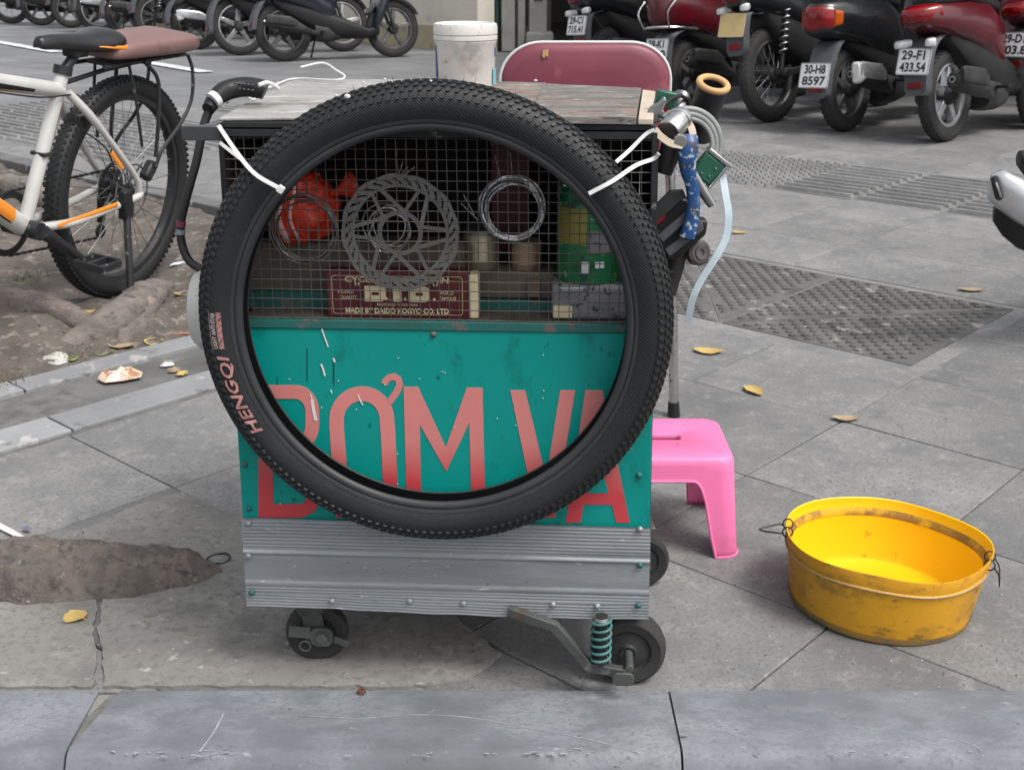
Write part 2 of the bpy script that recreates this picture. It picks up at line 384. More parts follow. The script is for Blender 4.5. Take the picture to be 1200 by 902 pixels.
for i in range(-8, 22):
    for j in range(-26, 8):
        cs = [grid(i,j), grid(i+1,j), grid(i+1,j+1), grid(i,j+1)]
        ctr = (cs[0]+cs[2])/2
        if ctr.y > 8.6 or max(c.y for c in cs) < KY+.03: continue
        pj = [proj(c) for c in cs]
        if max(p[0] for p in pj) < -130 or min(p[0] for p in pj) > 1330 or max(p[1] for p in pj) < -20: continue
        if i <= 0 and j <= -4: continue                       # tree pit
        if i in (1,2) and j in (-3,-2,-1): continue           # inspection covers
        kind = ''
        if i in (6,7): kind = 'dot' if j in (-6,-5) else 'rib'
        if j <= -12 and i in (2,3,4): kind = 'rib'
        loc = Vector((ctr.x, ctr.y, rng.uniform(-.0014,.0006)))
        rot = (rng.uniform(-.002,.002), rng.uniform(-.002,.002), GA+rng.uniform(-.003,.003))
        if min(c.y for c in cs) < KY:
            Mr = Matrix.Rotation(-GA, 3, 'Z')
            a = Mr @ (Vector((-5,KY+.004,0))-ctr); b = Mr @ (Vector((5,KY+.004,0))-ctr)
            poly = clip_poly(sq, a, b)
            if len(poly) < 3: continue
            area = abs(sum(poly[k][0]*poly[(k+1) % len(poly)][1]-poly[(k+1) % len(poly)][0]*poly[k][1] for k in range(len(poly))))/2
            if area < .002: continue
            add_slab(poly, loc, (0,0,GA)); continue
        add_slab(kind, loc, rot)

# kerb stones
kx = [-2.2, -1.392, -.583, .222, 1.02, 1.82]
prof = [(KY,-.2),(KY,0.004),(1.335,0.004)] + [(1.325-.022+.022*math.cos(R(a))*1 - .0, .004-.022+.022*math.sin(R(a))) for a in (75,55,35,15)] + [(1.299,-.2)]
prof = [(KY,-.2),(KY,.003),(1.318,.003),(1.309,.001),(1.302,-.005),(1.292,-.02),(1.286,-.036),(1.283,-.2)]
kerb = MB().add([(-2.2,1.446,-.003),(1.82,1.446,-.003),(1.82,1.316,-.003),(-2.2,1.316,-.003)], [(0,1,2,3)]).build('kerb', m_bed); struct(kerb)
for k in range(5):
    x0, x1 = kx[k]+.0016, kx[k+1]-.0016; mb = MB(); n = 26
    secs = []
    for s in range(n+1):
        x = x0+(x1-x0)*s/n
        wob = .0022*mnoise.noise(Vector((x*9, k, 0))); w2 = .0035*mnoise.noise(Vector((x*14, k, 5)))
        row = []
        for (y, z) in prof:
            yy, zz = y, z
            if z > -.1 and y < 1.33: yy += w2; zz += wob
            xx = x
            if k == 2 and s == 0 and y > 1.40: xx = x+.026*(y-1.395)/.05
            row.append((xx, yy, zz))
        secs.append(row)
    mb.loft(secs).build('kerb_stone', m_kerb, kerb, smooth=32)
MB().prism([(-.5825,1.392),(-.5675,1.4435),(-.590,1.4435),(-.5935,1.42)], Matrix.Translation((0,0,-.03)), .0285).build('stone_chip', m_cement, kerb, smooth=30)

# scratches and worn edge on the kerb
mb = MB()
def kscr(pts, w_, z=.0036):
    P = spline([gp(*p, z) for p in pts], 6)
    for a, b in zip(P[:-1], P[1:]):
        d = (b-a).normalized(); s_ = Vector((-d.y, d.x, 0))*w_/2; ww = random.uniform(.4,1)
        mb.add([a-s_*ww, b-s_*ww, b+s_*ww, a+s_*ww], [(0,1,2,3)])
kscr([(352,838),(420,841),(480,837),(550,840),(640,856),(700,868),(752,882)], .0018)
kscr([(262,836),(250,858),(234,880)], .003); kscr([(545,792.5),(560,800)], .001); kscr([(1110,862),(1140,872),(1152,880)], .001)
for k in range(60):
    x = random.choice((random.gauss(165,30), random.gauss(255,14), random.gauss(560,60), random.gauss(640,30), random.gauss(960,50), random.gauss(1100,60))); y = 883+random.gauss(0,2.6); l = random.uniform(1,9)
    kscr([(x,y),(x+l*.5,y+random.uniform(-1,1)),(x+l,y+random.uniform(-1,1))], random.uniform(.0008,.0035))
mb.build('kerb_scratches', mat('scratch_grey', (.34,.35,.36), (.26,.27,.28), rough=.9, scale=40), kerb, smooth=0, kind='stuff', recalc=False)
# cement patches where the slabs were smeared over, cracked in two
def sheet(poly2d, z0, z1, name, m, parent):
    mb = MB().prism(poly2d, Matrix.Translation((0,0,z0)), z1-z0); return mb.build(name, m, parent, smooth=20)
def pxpoly(pts, step=24, amp=.006, seed=1):
    rg = random.Random(seed); res = []
    for k, p in enumerate(pts):
        q = pts[(k+1) % len(pts)]; a, b = gp(*p), gp(*q); n = max(1, int((b-a).length/.014)); res += jag(a, b, n, amp, rg)
    return res
crackL = [(112,722),(108,745),(113,770),(109,806)]
crackR = [(109,806.5),(116,768),(111,744),(115,720)]
left_patch = pxpoly([(-70,664),(40,641),(95,622)] + [(115,700)] + crackL + [(-70,806)], amp=.0028, seed=2)
right_patch = pxpoly([(96,623),(150,598),(215,577),(262,601),(292,608),(400,640),(505,690),(545,735),(588,768),(545,800),(500,806),(121,806.5),(120,768),(115,744),(119,720),(121,700)], amp=.0028, seed=4)
sheet(left_patch, -.012, .0035, 'cement_patch', m_cement, pave)
sheet(right_patch, -.012, .0045, 'cement_patch', m_cement, pave)

# inspection covers: two steel frames, each with two triangular studded lids
m_cover = mat('studded_cover_stone', (.128,.125,.12), (.088,.086,.082), rough=.8, scale=7, bump=.4, bscale=70, bdist=.003,
              spots=[((.07,.068,.064), 5, .60, .06), ((.26,.25,.23), 16, .64, .06)])
cmt = [tuple(grid(a, b)[:2]) for a, b in ((.98,-3.02),(3.02,-3.02),(3.02,.02),(.98,.02))]
rg = random.Random(5); cj = []
for k in range(4): cj += jag(cmt[k], cmt[(k+1) % 4], 30, .008, rg)
sheet(cj, -.013, -.003, 'cover_surround', m_paver, pave)
U0, U1, V0, Vm, V1 = 1.17, 2.93, -2.98, -1.55, -.12
def cover_lid(tri):
    mb = MB(); cen = sum((Vector(t) for t in tri), Vector((0,0)))/3
    tri = [tuple(Vector(t)+(cen-Vector(t)).normalized()*.02) for t in tri]
    pts = [tuple(grid(a, b)[:2]) for a, b in tri]
    area = sum(pts[k][0]*pts[(k+1) % 3][1]-pts[(k+1) % 3][0]*pts[k][1] for k in range(3))
    if area < 0: pts = pts[::-1]; tri = tri[::-1]
    mb.prism(pts, Matrix.Translation((0,0,-.02)), .019)
    def inside(a, b, mrg=.045):
        for k in range(3):
            p, q = Vector(pts[k]), Vector(pts[(k+1) % 3]); d = (q-p).normalized(); g = grid(a, b)
            if d.x*(g.y-p.y)-d.y*(g.x-p.x) < mrg*TS: return False
        return True
    a = U0; r = 0
    while a < U1:
        b = V0 + (.06 if r % 2 else 0)
        while b < V1:
            if inside(a, b):
                c = grid(a, b); hl = .0155; hw = .0068
                d1 = (GU*.35+GV).normalized(); d2 = Vector((-d1.y, d1.x, 0))
                mb.loft([[tuple(c+d1*hl*s*x+d2*hw*s*y+Vector((0,0,z))) for x, y in ((-1,0),(-.4,-1),(.4,-1),(1,0),(.4,1),(-.4,1))] for s, z in ((1,-.0015),(.72,.0045))])
            b += .12
        a += .062; r += 1
    return mb.build('cover_lid', m_cover, None, smooth=30)
for (va, vb), flip in (((V0,Vm),0), ((Vm,V1),1)):
    c = [(U0,va),(U1,va),(U1,vb),(U0,vb)]
    for tri in (((c[0],c[1],c[2]), (c[0],c[2],c[3])) if flip else ((c[0],c[1],c[3]), (c[1],c[2],c[3]))):
        cover_lid(tri).parent = pave

# tree pit: edging strips, soil, roots
nA = un(gp(89,503))[1]; nB = un(gp(22,497))[1]; nC = un(gp(0,467))[1]; nD = un(gp(0,451))[1]
UEND = 2.755
m_edge = mat('edging_stone', (.27,.275,.28), (.21,.215,.22), rough=.8, scale=6, bump=.4, bscale=90, rnd=.12, bdist=.0025,
             spots=[((.38,.37,.36), 12, .64, .06), ((.12,.12,.12), 9, .63, .08)])
m_edged = mat('dirty_edging_stone', (.15,.15,.148), (.085,.085,.083), rough=.85, scale=5, bump=.5, bscale=70, bdist=.003, contrast=.3,
              spots=[((.30,.295,.28), 8, .64, .06)])
rg = random.Random(9)
for (n0, n1, m_, z, ln, u0) in ((nA,nB,m_edge,.002,.62,.55), (nB,nC,m_edged,-.007,.52,.25), (nC,nD,m_edge,.006,.8,.42)):
    u = u0
    while u < UEND:
        u1 = min(u+ln, UEND)
        q = [from_un(u+.003,n0+.003), from_un(u1-.003,n0+.003), from_un(u1-.003,n1-.003), from_un(u+.003,n1-.003)]
        mb = MB().prism([tuple(p[:2]) for p in q][::1], Matrix.Translation((0,0,-.05)), .05+z+rg.uniform(-.002,.002))
        mb.build('edging_stone', m_, pave, smooth=30, bevel=.003); u = u1
for k in range(8):
    n0 = nD+.0+.45*k
    q = [from_un(UEND-.10,n0+.004), from_un(UEND+.0,n0+.004), from_un(UEND+.0,n0+.446), from_un(UEND-.10,n0+.446)]
    MB().prism([tuple(p[:2]) for p in q], Matrix.Translation((0,0,-.05)), .115+rg.uniform(-.004,.004)).build('edging_stone', m_edged, pave, smooth=30, bevel=.006)

def soil_h(u, n):
    t = max(0, min(1, (n-nD)/.35)); t = t*t*(3-2*t)
    h = -.004 + .040*t
    h += .034*t*mnoise.noise(Vector((u*2.3, n*2.3, 1))) + .022*mnoise.noise(Vector((u*8, n*8, 4)))*(.3+.7*t) + .010*mnoise.noise(Vector((u*22, n*22, 9)))
    return h
mb = MB(); us = [0.1+.022*k for k in range(int(2.64/.022))]; ns = [nD-.01+.022*k for k in range(int(3.4/.022))]
idx = {}
vs = []; fs = []
for a, u in enumerate(us):
    for b, n in enumerate(ns): vs.append(tuple(from_un(u, n, soil_h(u, n))))
nn = len(ns)
for a in range(len(us)-1):
    for b in range(nn-1): fs.append((a*nn+b, (a+1)*nn+b, (a+1)*nn+b+1, a*nn+b+1))
soil = mb.add(vs, fs).build('soil', m_soil, smooth=180); struct(soil)
def on_soil(px, py, lift=0.):
    p = gp(px, py, .035); h = soil_h(*un(p)); p = gp(px, py, h); p.z = h+lift; return p

def root(pts, rs, seed, name='root'):
    pts = spline(pts, 8); m = len(pts); rr = []
    for k in range(m):
        t = k/(m-1)*(len(rs)-1); a = int(min(t, len(rs)-2)); rr.append(rs[a]+(rs[a+1]-rs[a])*(t-a))
    mb = MB().tube(pts, rr, 14)
    mb.v = [tuple(Vector(v)+Vector((1,1,1))*0+Vector((mnoise.noise(Vector(v)*22+Vector((seed,0,0))), mnoise.noise(Vector(v)*22+Vector((0,seed,0))), mnoise.noise(Vector(v)*22+Vector((0,0,seed)))))*.013) for v in mb.v]
    return recenter(mb.build(name, m_root, smooth=180))
tag(root([on_soil(196,338,.0), on_soil(176,352,.012), on_soil(140,382,.02), on_soil(108,398,.012), on_soil(60,412,-.012)], [.026,.05,.055,.044,.016], 3), 'thick grey tree root crossing the dirt below the bicycle kickstand', 'root')
tag(root([on_soil(182,350,.02), on_soil(170,372,.012), on_soil(152,394,.006), on_soil(142,405,-.02)], [.034,.04,.034,.016], 5), 'short forked root branching down towards the grey edging stone', 'root')
tag(root([on_soil(-40,352,.0), on_soil(30,360,.006), on_soil(85,372,.002), on_soil(118,392,-.01)], [.042,.045,.036,.02], 8), 'long low root running along the dirt under the bicycle cranks', 'root')
tag(root([on_soil(-30,225,.02), on_soil(25,228,.03), on_soil(60,243,.02), on_soil(90,262,-.02)], [.05,.05,.04,.02], 11), 'dark raised root behind the white bicycle frame', 'root')

# surface root that broke through the pavement by the kerb
mb = MB(); secs = []
A, B = gp(-70,678), gp(262,672)
for s in range(121):
    t = s/120; c = A.lerp(B, t); hw = .100*(1-.10*math.sin(t*9))*(1-.55*t*t)*min(1, (1-t)*9)**.5+.004
    row = []
    for k in range(49):
        y = -1+2*k/48; z = (.072-.045*t*t)*min(1,(1-t)*8)**.6*(max(0,1-abs(y)**4)**.7 if y < 0 else max(0,1-y*y))
        p = Vector((c.x, c.y+hw*y, z-.004))
        p.z += (.010*mnoise.noise(p*14)+.007*mnoise.noise(p*34)+.005*mnoise.noise(p*80))*(1-abs(y)**3)
        p.y += .018*mnoise.noise(Vector((p.x*9, 3, y)))+.008*mnoise.noise(Vector((p.x*35, 7, y)))
        row.append(p)
    secs.append(row)
vs = [p for r in secs for p in r]; fs = [(a*49+b,(a+1)*49+b,(a+1)*49+b+1,a*49+b+1) for a in range(120) for b in range(48)]
m_root2 = mat('surface_root_bark', (.185,.158,.135), (.12,.103,.09), rough=.95, scale=18, bump=1, bscale=40, bdist=.012, contrast=.2,
              spots=[((.215,.17,.145), 6, .58, .2), ((.10,.094,.088), 10, .57, .2), ((.08,.075,.07), 50, .57, .14), ((.4,.38,.35), 70, .70, .02)])
tag(recenter(mb.add(vs, fs).build('surface_root', m_root2, smooth=180)), 'low brown tree root bulging out of the broken cement beside the kerb', 'root')

# white parking line beyond the bicycle
m_line = mat('road_paint', (.66,.67,.68), (.5,.51,.52), rough=.7, scale=6, spots=[((.25,.25,.25), 14, .64, .05)])
for (a, b) in (((-60,40),(68,62)), ((150,70),(242,85.5)), ((330,97),(420,110))):
    p, q = gp(*a), gp(*b); d = (q-p).normalized(); s = Vector((-d.y, d.x, 0))*.075
    o = MB().add([p-s, q-s, q+s, p+s], [(0,1,2,3)]).build('painted_line', m_line, None); o.location.z = .012 if False else .008
    struct(o)

# ================================================================== building behind
m_cream = mat('cream_plaster', (.70,.66,.57), (.60,.56,.48), rough=.85, scale=2.5, bump=.2, bscale=30, spots=[((.45,.40,.33), 3, .66, .1)])
m_plinth = mat('stained_plinth', (.45,.40,.28), (.33,.29,.20), rough=.9, scale=3, spots=[((.2,.18,.14), 5, .62, .1)])
m_pil = mat('grey_pilaster_stone', (.34,.325,.30), (.25,.24,.22), rough=.85, scale=4, bump=.3, bscale=30)
m_shut = mat('green_shutter_paint', (.06,.16,.13), (.045,.125,.10), rough=.5, scale=5)
m_inner = mat('grimy_inner_wall', (.10,.095,.09), (.07,.067,.064), rough=.9, scale=2)
m_floor = mat('shop_floor_tile', (.14,.135,.125), (.10,.097,.09), rough=.6, scale=2)
bld = thing('shop_building', 'cream plastered shop front with green shutter, stone pilaster and dark open doorway', 'building', (.0,13.6,0))
O = Vector((0,13.6,0))
def bpart(name, mb, m_, **k):
    mb.v = [tuple(Vector(v)-O) for v in mb.v]; return mb.build(name, m_, bld, **k)
wd = Vector((-.70,.714,0)); wn = Vector((.714,.70,0))
c0 = gp(560,62); c0.z = 0
def wall_seg(p, d, l, t, z0, z1):
    q = p+d*l; n = Vector((-d.y, d.x, 0))*(-t)
    mb = MB(); mb.prism([tuple(x[:2]) for x in (p, q, q+n, p+n)], Matrix.Translation((0,0,z0)), z1-z0); return mb
bpart('wall', wall_seg(c0, wd, 7, .25, .27, 4.2), m_cream)
bpart('plinth', wall_seg(c0+Vector((.0,-.03,0)), wd, 7, .3, -.01, .27), m_plinth, bevel=.01)
xl = c0.x
for k in range(5):
    bpart('shutter_slat', MB().box((xl+.035+k*.042, 13.72, 1.25), (.036,.03,2.5)), m_shut, bevel=.006)
bpart('shutter_post', MB().box((xl+.255, 13.75, 1.3), (.06,.06,2.6)), m_blackmetal)
pl = MB()
px0 = gp(588,58).x
pl.box((px0+.13,13.75,1.6),(.26,.3,3.2)); bpart('pilaster', pl, m_pil, bevel=.012)
bpart('pilaster_base', MB().box((px0+.42,13.72,.10),(.30,.40,.22)), m_pil, bevel=.03)
bpart('pilaster_shaft', MB().box((px0+.40,13.78,1.7),(.20,.30,3.0)), m_pil, bevel=.012)
bpart('pilaster_slot', MB().box((px0+.165,13.597,.36),(.03,.012,.66)), m_blackmetal)
for k in range(3): bpart('carved_panel', MB().box((px0+.37+.032*k,13.622,.62+.0*k),(.022,.02,.18)), m_dark, bevel=.006)
bpart('lintel', MB().box((5.6,13.8,3.7),(12.4,.35,1.2)), m_cream)
bpart('back_wall', MB().box((5.5,19.1,1.8),(16,.2,3.8)), m_inner)
bpart('side_wall', MB().box((.33,16.4,1.6),(.2,5.2,3.2)), m_inner)
bpart('side_wall', MB().box((12.6,15.4,1.6),(.2,7.2,3.2)), m_inner)
bpart('shop_floor', MB().box((6.4,16.3,.02),(12.0,5.3,.06)), m_floor)
bpart('ceiling', MB().box((6.4,16.3,3.2),(12.2,5.5,.1)), m_inner)
bpart('shade_awning', MB().box((7.6,10.8,2.75),(12.8,6.0,.06)), m_greyp)  # unseen overhang above the frame, added to shade the scooters by the shop
for x in (6.2, 9.8): bpart('shade_awning_post', MB().tube([(x,8.0,.0),(x,8.0,2.75)], .025, 10), m_blackmetal)  # posts of the added overhang, out of view

# ================================================================== repair cart
CR = R(-3.0); CO = Vector((-.092, 1.47, 0))
cart = thing('repair_cart', 'teal and grey roadside bicycle repair cart with wire mesh front on small castors', 'cart', CO, (0,0,CR))
CM = Matrix.Translation(CO) @ Matrix.Rotation(CR, 4, 'Z'); CI = CM.inverted()
def cf(px, py, off=0.):
    """photo pixel on the cart's upright plane 'off' metres behind its front -> cart coordinates"""
    o = CI @ Vector((0,0,CAMH)); d = CI.to_3x3() @ ray(px, py); t = (off-o.y)/d.y
    return o + d*t
DEP = .36
def hw(z): return .281 - (z-.12)*.0195          # the body narrows a little upwards
ZB, ZS, ZM, ZT = .122, .254, .531, .782          # skirt bottom, skirt top, mesh bottom, top
def quad_panel(z0, z1, y, t, inset=0.):
    a, b = hw(z0)-inset, hw(z1)-inset
    return MB().add([(-a,y,z0),(a,y,z0),(b,y,z1),(-b,y,z1),(-a,y+t,z0),(a,y+t,z0),(b,y+t,z1),(-b,y+t,z1)],
                    [(0,1,2,3),(5,4,7,6),(4,0,3,7),(1,5,6,2),(3,2,6,7),(4,5,1,0)])
# aluminium skirt with rolled ribs
pts = []; z = ZB-.004
rows = []
n = 120
for k in range(n+1):
    z = ZB-.005+(ZS-ZB+.008)*k/n; t = (z-ZB)/(ZS-ZB); y = -.004
    if t > .70: y -= .0009*(.5+.5*math.cos((t-.70)*2*PI/.040))
    elif t < .22: y -= .0010*(.5+.5*math.cos(t*2*PI/.034))
    elif .60 < t < .66: y -= .003*math.sin((t-.60)/.06*PI)
    elif .22 < t < .30: y -= .0015*math.sin((t-.22)/.08*PI)
    rows.append((y, z))
mb = MB(); secs = []
for s in range(41):
    f = -1+2*s/40; row = []
    for k, (y, z) in enumerate(rows):
        dz = (-.003*math.sin(f*2.2+.6)+.0012*mnoise.noise(Vector((f*6,0,0))))*(1 if k < 20 else 0)
        row.append(Vector((f*(hw(z)+.001), y+.0012*mnoise.noise(Vector((f*3, z*20, 2))), z+dz)))
    secs.append(row)
m_ = len(rows)
mb.add([p for r in secs for p in r], [(a*m_+b,(a+1)*m_+b,(a+1)*m_+b+1,a*m_+b+1) for a in range(40) for b in range(m_-1)])
skirt = mb.build('skirt', m_alu, cart, smooth=60, solid=0, recalc=False)
quad_panel(ZB, ZS, .001, .004).build('skirt_backing', m_teald, cart)
for (px, py, g) in ((291,613,0),(291,651,0),(295,694,1),(389,704,0),(480,704,0),(543,707,0),(648,708,0),(700,710,0),(750,620,0),(750,662,1),(748,709,1)):
    p = cf(px, py, -.006)
    MB().lathe([(.0001,.0036),(.0022,.0034),(.0042,.0015),(.0046,0)], 12, fr_mat((p.x,-.0062,p.z), (1,0,0), (0,0,1))).build('rivet', m_teald if g else m_alu, skirt)
# teal front panel with the painted words
panel = quad_panel(ZS, ZM, 0, .004).build('front_panel', m_teal, cart, bevel=.001)
for (px, py) in ((292,596),(508,392),(287,545),(749,557)):
    p = cf(px, py, -.001); MB().lathe([(.0001,.0034),(.0022,.0032),(.004,.0015),(.0044,0)], 12, fr_mat((p.x,-.0002,p.z), (1,0,0), (0,0,1))).build('rivet', m_teald, panel)
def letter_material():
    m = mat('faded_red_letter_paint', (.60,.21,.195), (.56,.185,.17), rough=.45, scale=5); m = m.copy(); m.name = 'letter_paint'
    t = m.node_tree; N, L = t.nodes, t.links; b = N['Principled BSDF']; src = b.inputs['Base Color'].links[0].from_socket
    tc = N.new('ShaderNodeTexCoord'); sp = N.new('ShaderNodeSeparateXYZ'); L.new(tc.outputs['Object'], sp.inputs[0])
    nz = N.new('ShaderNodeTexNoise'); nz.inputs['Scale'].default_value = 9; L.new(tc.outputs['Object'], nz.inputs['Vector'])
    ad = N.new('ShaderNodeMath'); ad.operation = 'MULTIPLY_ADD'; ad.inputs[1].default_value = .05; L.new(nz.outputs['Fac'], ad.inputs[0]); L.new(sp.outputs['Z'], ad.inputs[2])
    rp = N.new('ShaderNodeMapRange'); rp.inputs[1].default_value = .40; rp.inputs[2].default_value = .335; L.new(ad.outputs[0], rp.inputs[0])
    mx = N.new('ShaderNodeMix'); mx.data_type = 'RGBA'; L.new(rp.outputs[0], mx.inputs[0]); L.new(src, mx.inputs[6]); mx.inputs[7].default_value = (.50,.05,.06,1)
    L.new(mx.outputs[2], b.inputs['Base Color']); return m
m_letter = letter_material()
def L2(px, py): p = cf(px, py, 0); return (p.x, p.z)
def letter(polys):
    mb = MB()
    for k, poly in enumerate(polys):
        pts = [L2(*q) for q in poly]
        ar = sum(pts[i][0]*pts[(i+1) % len(pts)][1]-pts[(i+1) % len(pts)][0]*pts[i][1] for i in range(len(pts)))
        if ar < 0: pts = pts[::-1]
        mb.prism(pts, fr_mat((0,-.0001,0), (1,0,0), (0,0,1)), .0007+.00012*k)
    return mb.build('painted_letter', m_letter, panel, smooth=0)
def strip(path, w_):
    """outline of a stroked path in pixels"""
    P = [Vector(p) for p in path]; lf, rt = [], []
    for i, p in enumerate(P):
        d = (P[min(i+1,len(P)-1)]-P[max(i-1,0)]).normalized(); n_ = Vector((-d.y, d.x))
        lf.append(tuple(p+n_*w_/2)); rt.append(tuple(p-n_*w_/2))
    return lf+rt[::-1]
bowl = lambda cx, cy, rx, ry, a0, a1, n=14: [(cx+rx*math.cos(R(a0+(a1-a0)*i/n)), cy+ry*math.sin(R(a0+(a1-a0)*i/n))) for i in range(n+1)]
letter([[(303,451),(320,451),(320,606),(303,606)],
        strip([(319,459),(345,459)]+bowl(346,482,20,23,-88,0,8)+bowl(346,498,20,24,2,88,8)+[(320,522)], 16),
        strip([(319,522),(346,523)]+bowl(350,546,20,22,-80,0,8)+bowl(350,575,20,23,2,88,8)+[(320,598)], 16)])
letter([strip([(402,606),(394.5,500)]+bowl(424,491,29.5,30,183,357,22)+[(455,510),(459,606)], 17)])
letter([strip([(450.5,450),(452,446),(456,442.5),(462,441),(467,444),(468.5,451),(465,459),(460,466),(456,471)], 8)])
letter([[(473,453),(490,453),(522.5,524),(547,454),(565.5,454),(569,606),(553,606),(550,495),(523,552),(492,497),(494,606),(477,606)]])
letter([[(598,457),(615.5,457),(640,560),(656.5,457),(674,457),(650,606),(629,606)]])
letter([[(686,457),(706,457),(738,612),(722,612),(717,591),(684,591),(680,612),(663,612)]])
MB().prism([L2(*q) for q in ((689,577),(695,540),(698,520),(713,577))], fr_mat((0,-.0012,0), (1,0,0), (0,0,1)), .0004).build('letter_gap', m_teal, panel, smooth=0)
mb = MB(); rg = random.Random(8)
def drip(x0, y0, x1, y1, w_):
    s = strip([(x0,y0),((x0+x1)/2+rg.uniform(-.6,.6),(y0+y1)/2),(x1,y1)], w_); s = [L2(*q) for q in s][::-1]
    mb.prism(s, fr_mat((0,-.0013,0), (1,0,0), (0,0,1)), .0003)
for d in ((376.5,382,385,406,1.6),(376.5,426,381,440,2.2),(391,419,393,424,2),(364,461,366,468,1.4),(366,468,370.5,492,3.6),(419.5,462,425.5,474,1.6),(387.5,456,389,460,1.5),(364.5,516,366.5,519,1.5)): drip(*d)
for k in range(26):
    x, y = rg.uniform(300,740), rg.uniform(395,600); drip(x, y, x+.6, y+1.2, 1.1)
mb.build('paint_drips', m_white, panel, smooth=0, kind='stuff')
m_streak = mat('dark_scuff', (.002,.09,.08), rough=.5)
mb = MB()
for d in ((360,408,360,446,1.4),(391,423,391,448,1.6),(391.5,424,391.5,452,.9),(325,441,325,452,1)):
    s = [L2(*q) for q in strip([(d[0],d[1]),(d[2],d[3])], d[4])][::-1]; mb.prism(s, fr_mat((0,-.0003,0), (1,0,0), (0,0,1)), .0003)
mb.build('scuff_marks', m_streak, panel, smooth=0, kind='stuff')
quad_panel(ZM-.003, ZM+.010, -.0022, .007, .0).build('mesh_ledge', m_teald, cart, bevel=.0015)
# sides, back, floor, shelf
def side(sx):
    mb = MB(); t = .004*sx
    for z0, z1 in ((ZB,ZT),):
        a, b = hw(z0)*sx, hw(z1)*sx
        mb.add([(a,.0005,z0),(b,.0005,z1),(b,DEP,z1),(a,DEP,z0),(a-t,.0005,z0),(b-t,.0005,z1),(b-t,DEP,z1),(a-t,DEP,z0)],
               [(0,1,2,3),(7,6,5,4),(0,4,5,1),(1,5,6,2),(2,6,7,3),(3,7,4,0)])
    return mb
# lower sides are painted steel, upper sides dark sheet
def side_band(sx, z0, z1):
    t = .004*sx; a, b = (hw(z0)+.0015)*sx, (hw(z1)+.0015)*sx
    return MB().add([(a,.0055,z0),(b,.0055,z1),(b,DEP,z1),(a,DEP,z0),(a-t,.0055,z0),(b-t,.0055,z1),(b-t,DEP,z1),(a-t,DEP,z0)],
               [(0,1,2,3),(7,6,5,4),(0,4,5,1),(1,5,6,2),(2,6,7,3),(3,7,4,0)])
for sx in (-1,1):
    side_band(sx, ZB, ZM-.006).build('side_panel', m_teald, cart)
    side_band(sx, ZM-.005, ZT-.004).build('upper_side_panel', m_dark, cart)
MB().box((0,DEP+.002,(ZB+ZT)/2-.004),(.535,.004,ZT-ZB-.012)).build('back_panel', m_dark, cart)
MB().box((0,DEP/2,ZB+.006),(.54,DEP-.02,.008)).build('floor_panel', m_brownw, cart)
MB().box((0,DEP/2+.006,ZM-.002),(.52,DEP-.02,.012)).build('shelf', m_brownw, cart)
# black angle-iron edge around the mesh opening
for sx in (-1,1): MB().bar((sx*(hw(ZM)-.004),-.004,ZM+.012), (sx*(hw(ZT)-.004),-.004,ZT-.0005), .006, .006).build('mesh_frame_post', m_blackmetal, cart)
MB().box((0,-.004,ZT-.004),(2*hw(ZT)-.016,.006,.008)).build('mesh_frame_rail', m_blackmetal, cart)
# wire mesh, half-inch
mb = MB(); step = .0127; k = 0; rg = random.Random(4)
xm = hw(ZM)-.006
x = -xm
while x <= xm:
    wob = [rg.uniform(-.0006,.0006) for _ in range(4)]
    mb.tube([(x*(1-.018*t/3)+wob[t], -.0005+.0006*math.sin(x*20+t), ZM+.006+(ZT-ZM-.012)*t/3) for t in range(4)], .00062, 5, cap=False); x += step
z = ZM+.012
while z < ZT-.008:
    a = hw(z)-.006; wob = [rg.uniform(-.0007,.0007) for _ in range(7)]
    mb.tube([(-a+2*a*t/6, -.0017+.0006*math.sin(t*2+z*30), z+wob[t]) for t in range(7)], .00062, 5, cap=False); z += step
mb.build('wire_mesh', m_wire, cart, kind='stuff', smooth=60)
# top boards
def board(pp, z0, z1, name, m_, bev=.001):
    pts = [CI @ gp(a, b, z1) for a, b in pp]; q = [(p.x, max(p.y, -.004)) for p in pts]
    ar = sum(q[i][0]*q[(i+1) % len(q)][1]-q[(i+1) % len(q)][0]*q[i][1] for i in range(len(q)))
    if ar < 0: q = q[::-1]
    return MB().prism(q, Matrix.Translation((0,0,z0)), z1-z0).build(name, m_, cart, bevel=bev, smooth=30)
MB().box((0,DEP/2+.045,ZT+.0045),(.53,DEP+.085,.007)).build('top_tray', m_blackmetal, cart, bevel=.001)
board([(256,138.5),(520,137),(520,93),(338,93)], ZT+.009, ZT+.0125, 'top_sheet', m_sheet)
board([(522,141),(612,145),(640,97),(522,94)], ZT+.009, ZT+.0135, 'top_board', m_wood)
board([(614,149),(751,152.5),(751.5,103),(638,98)], ZT+.009, ZT+.018, 'top_board', m_wood)
board([(752.5,152),(771,151.5),(768,107),(753,105)], ZT+.009, ZT+.016, 'top_board', m_woodl)
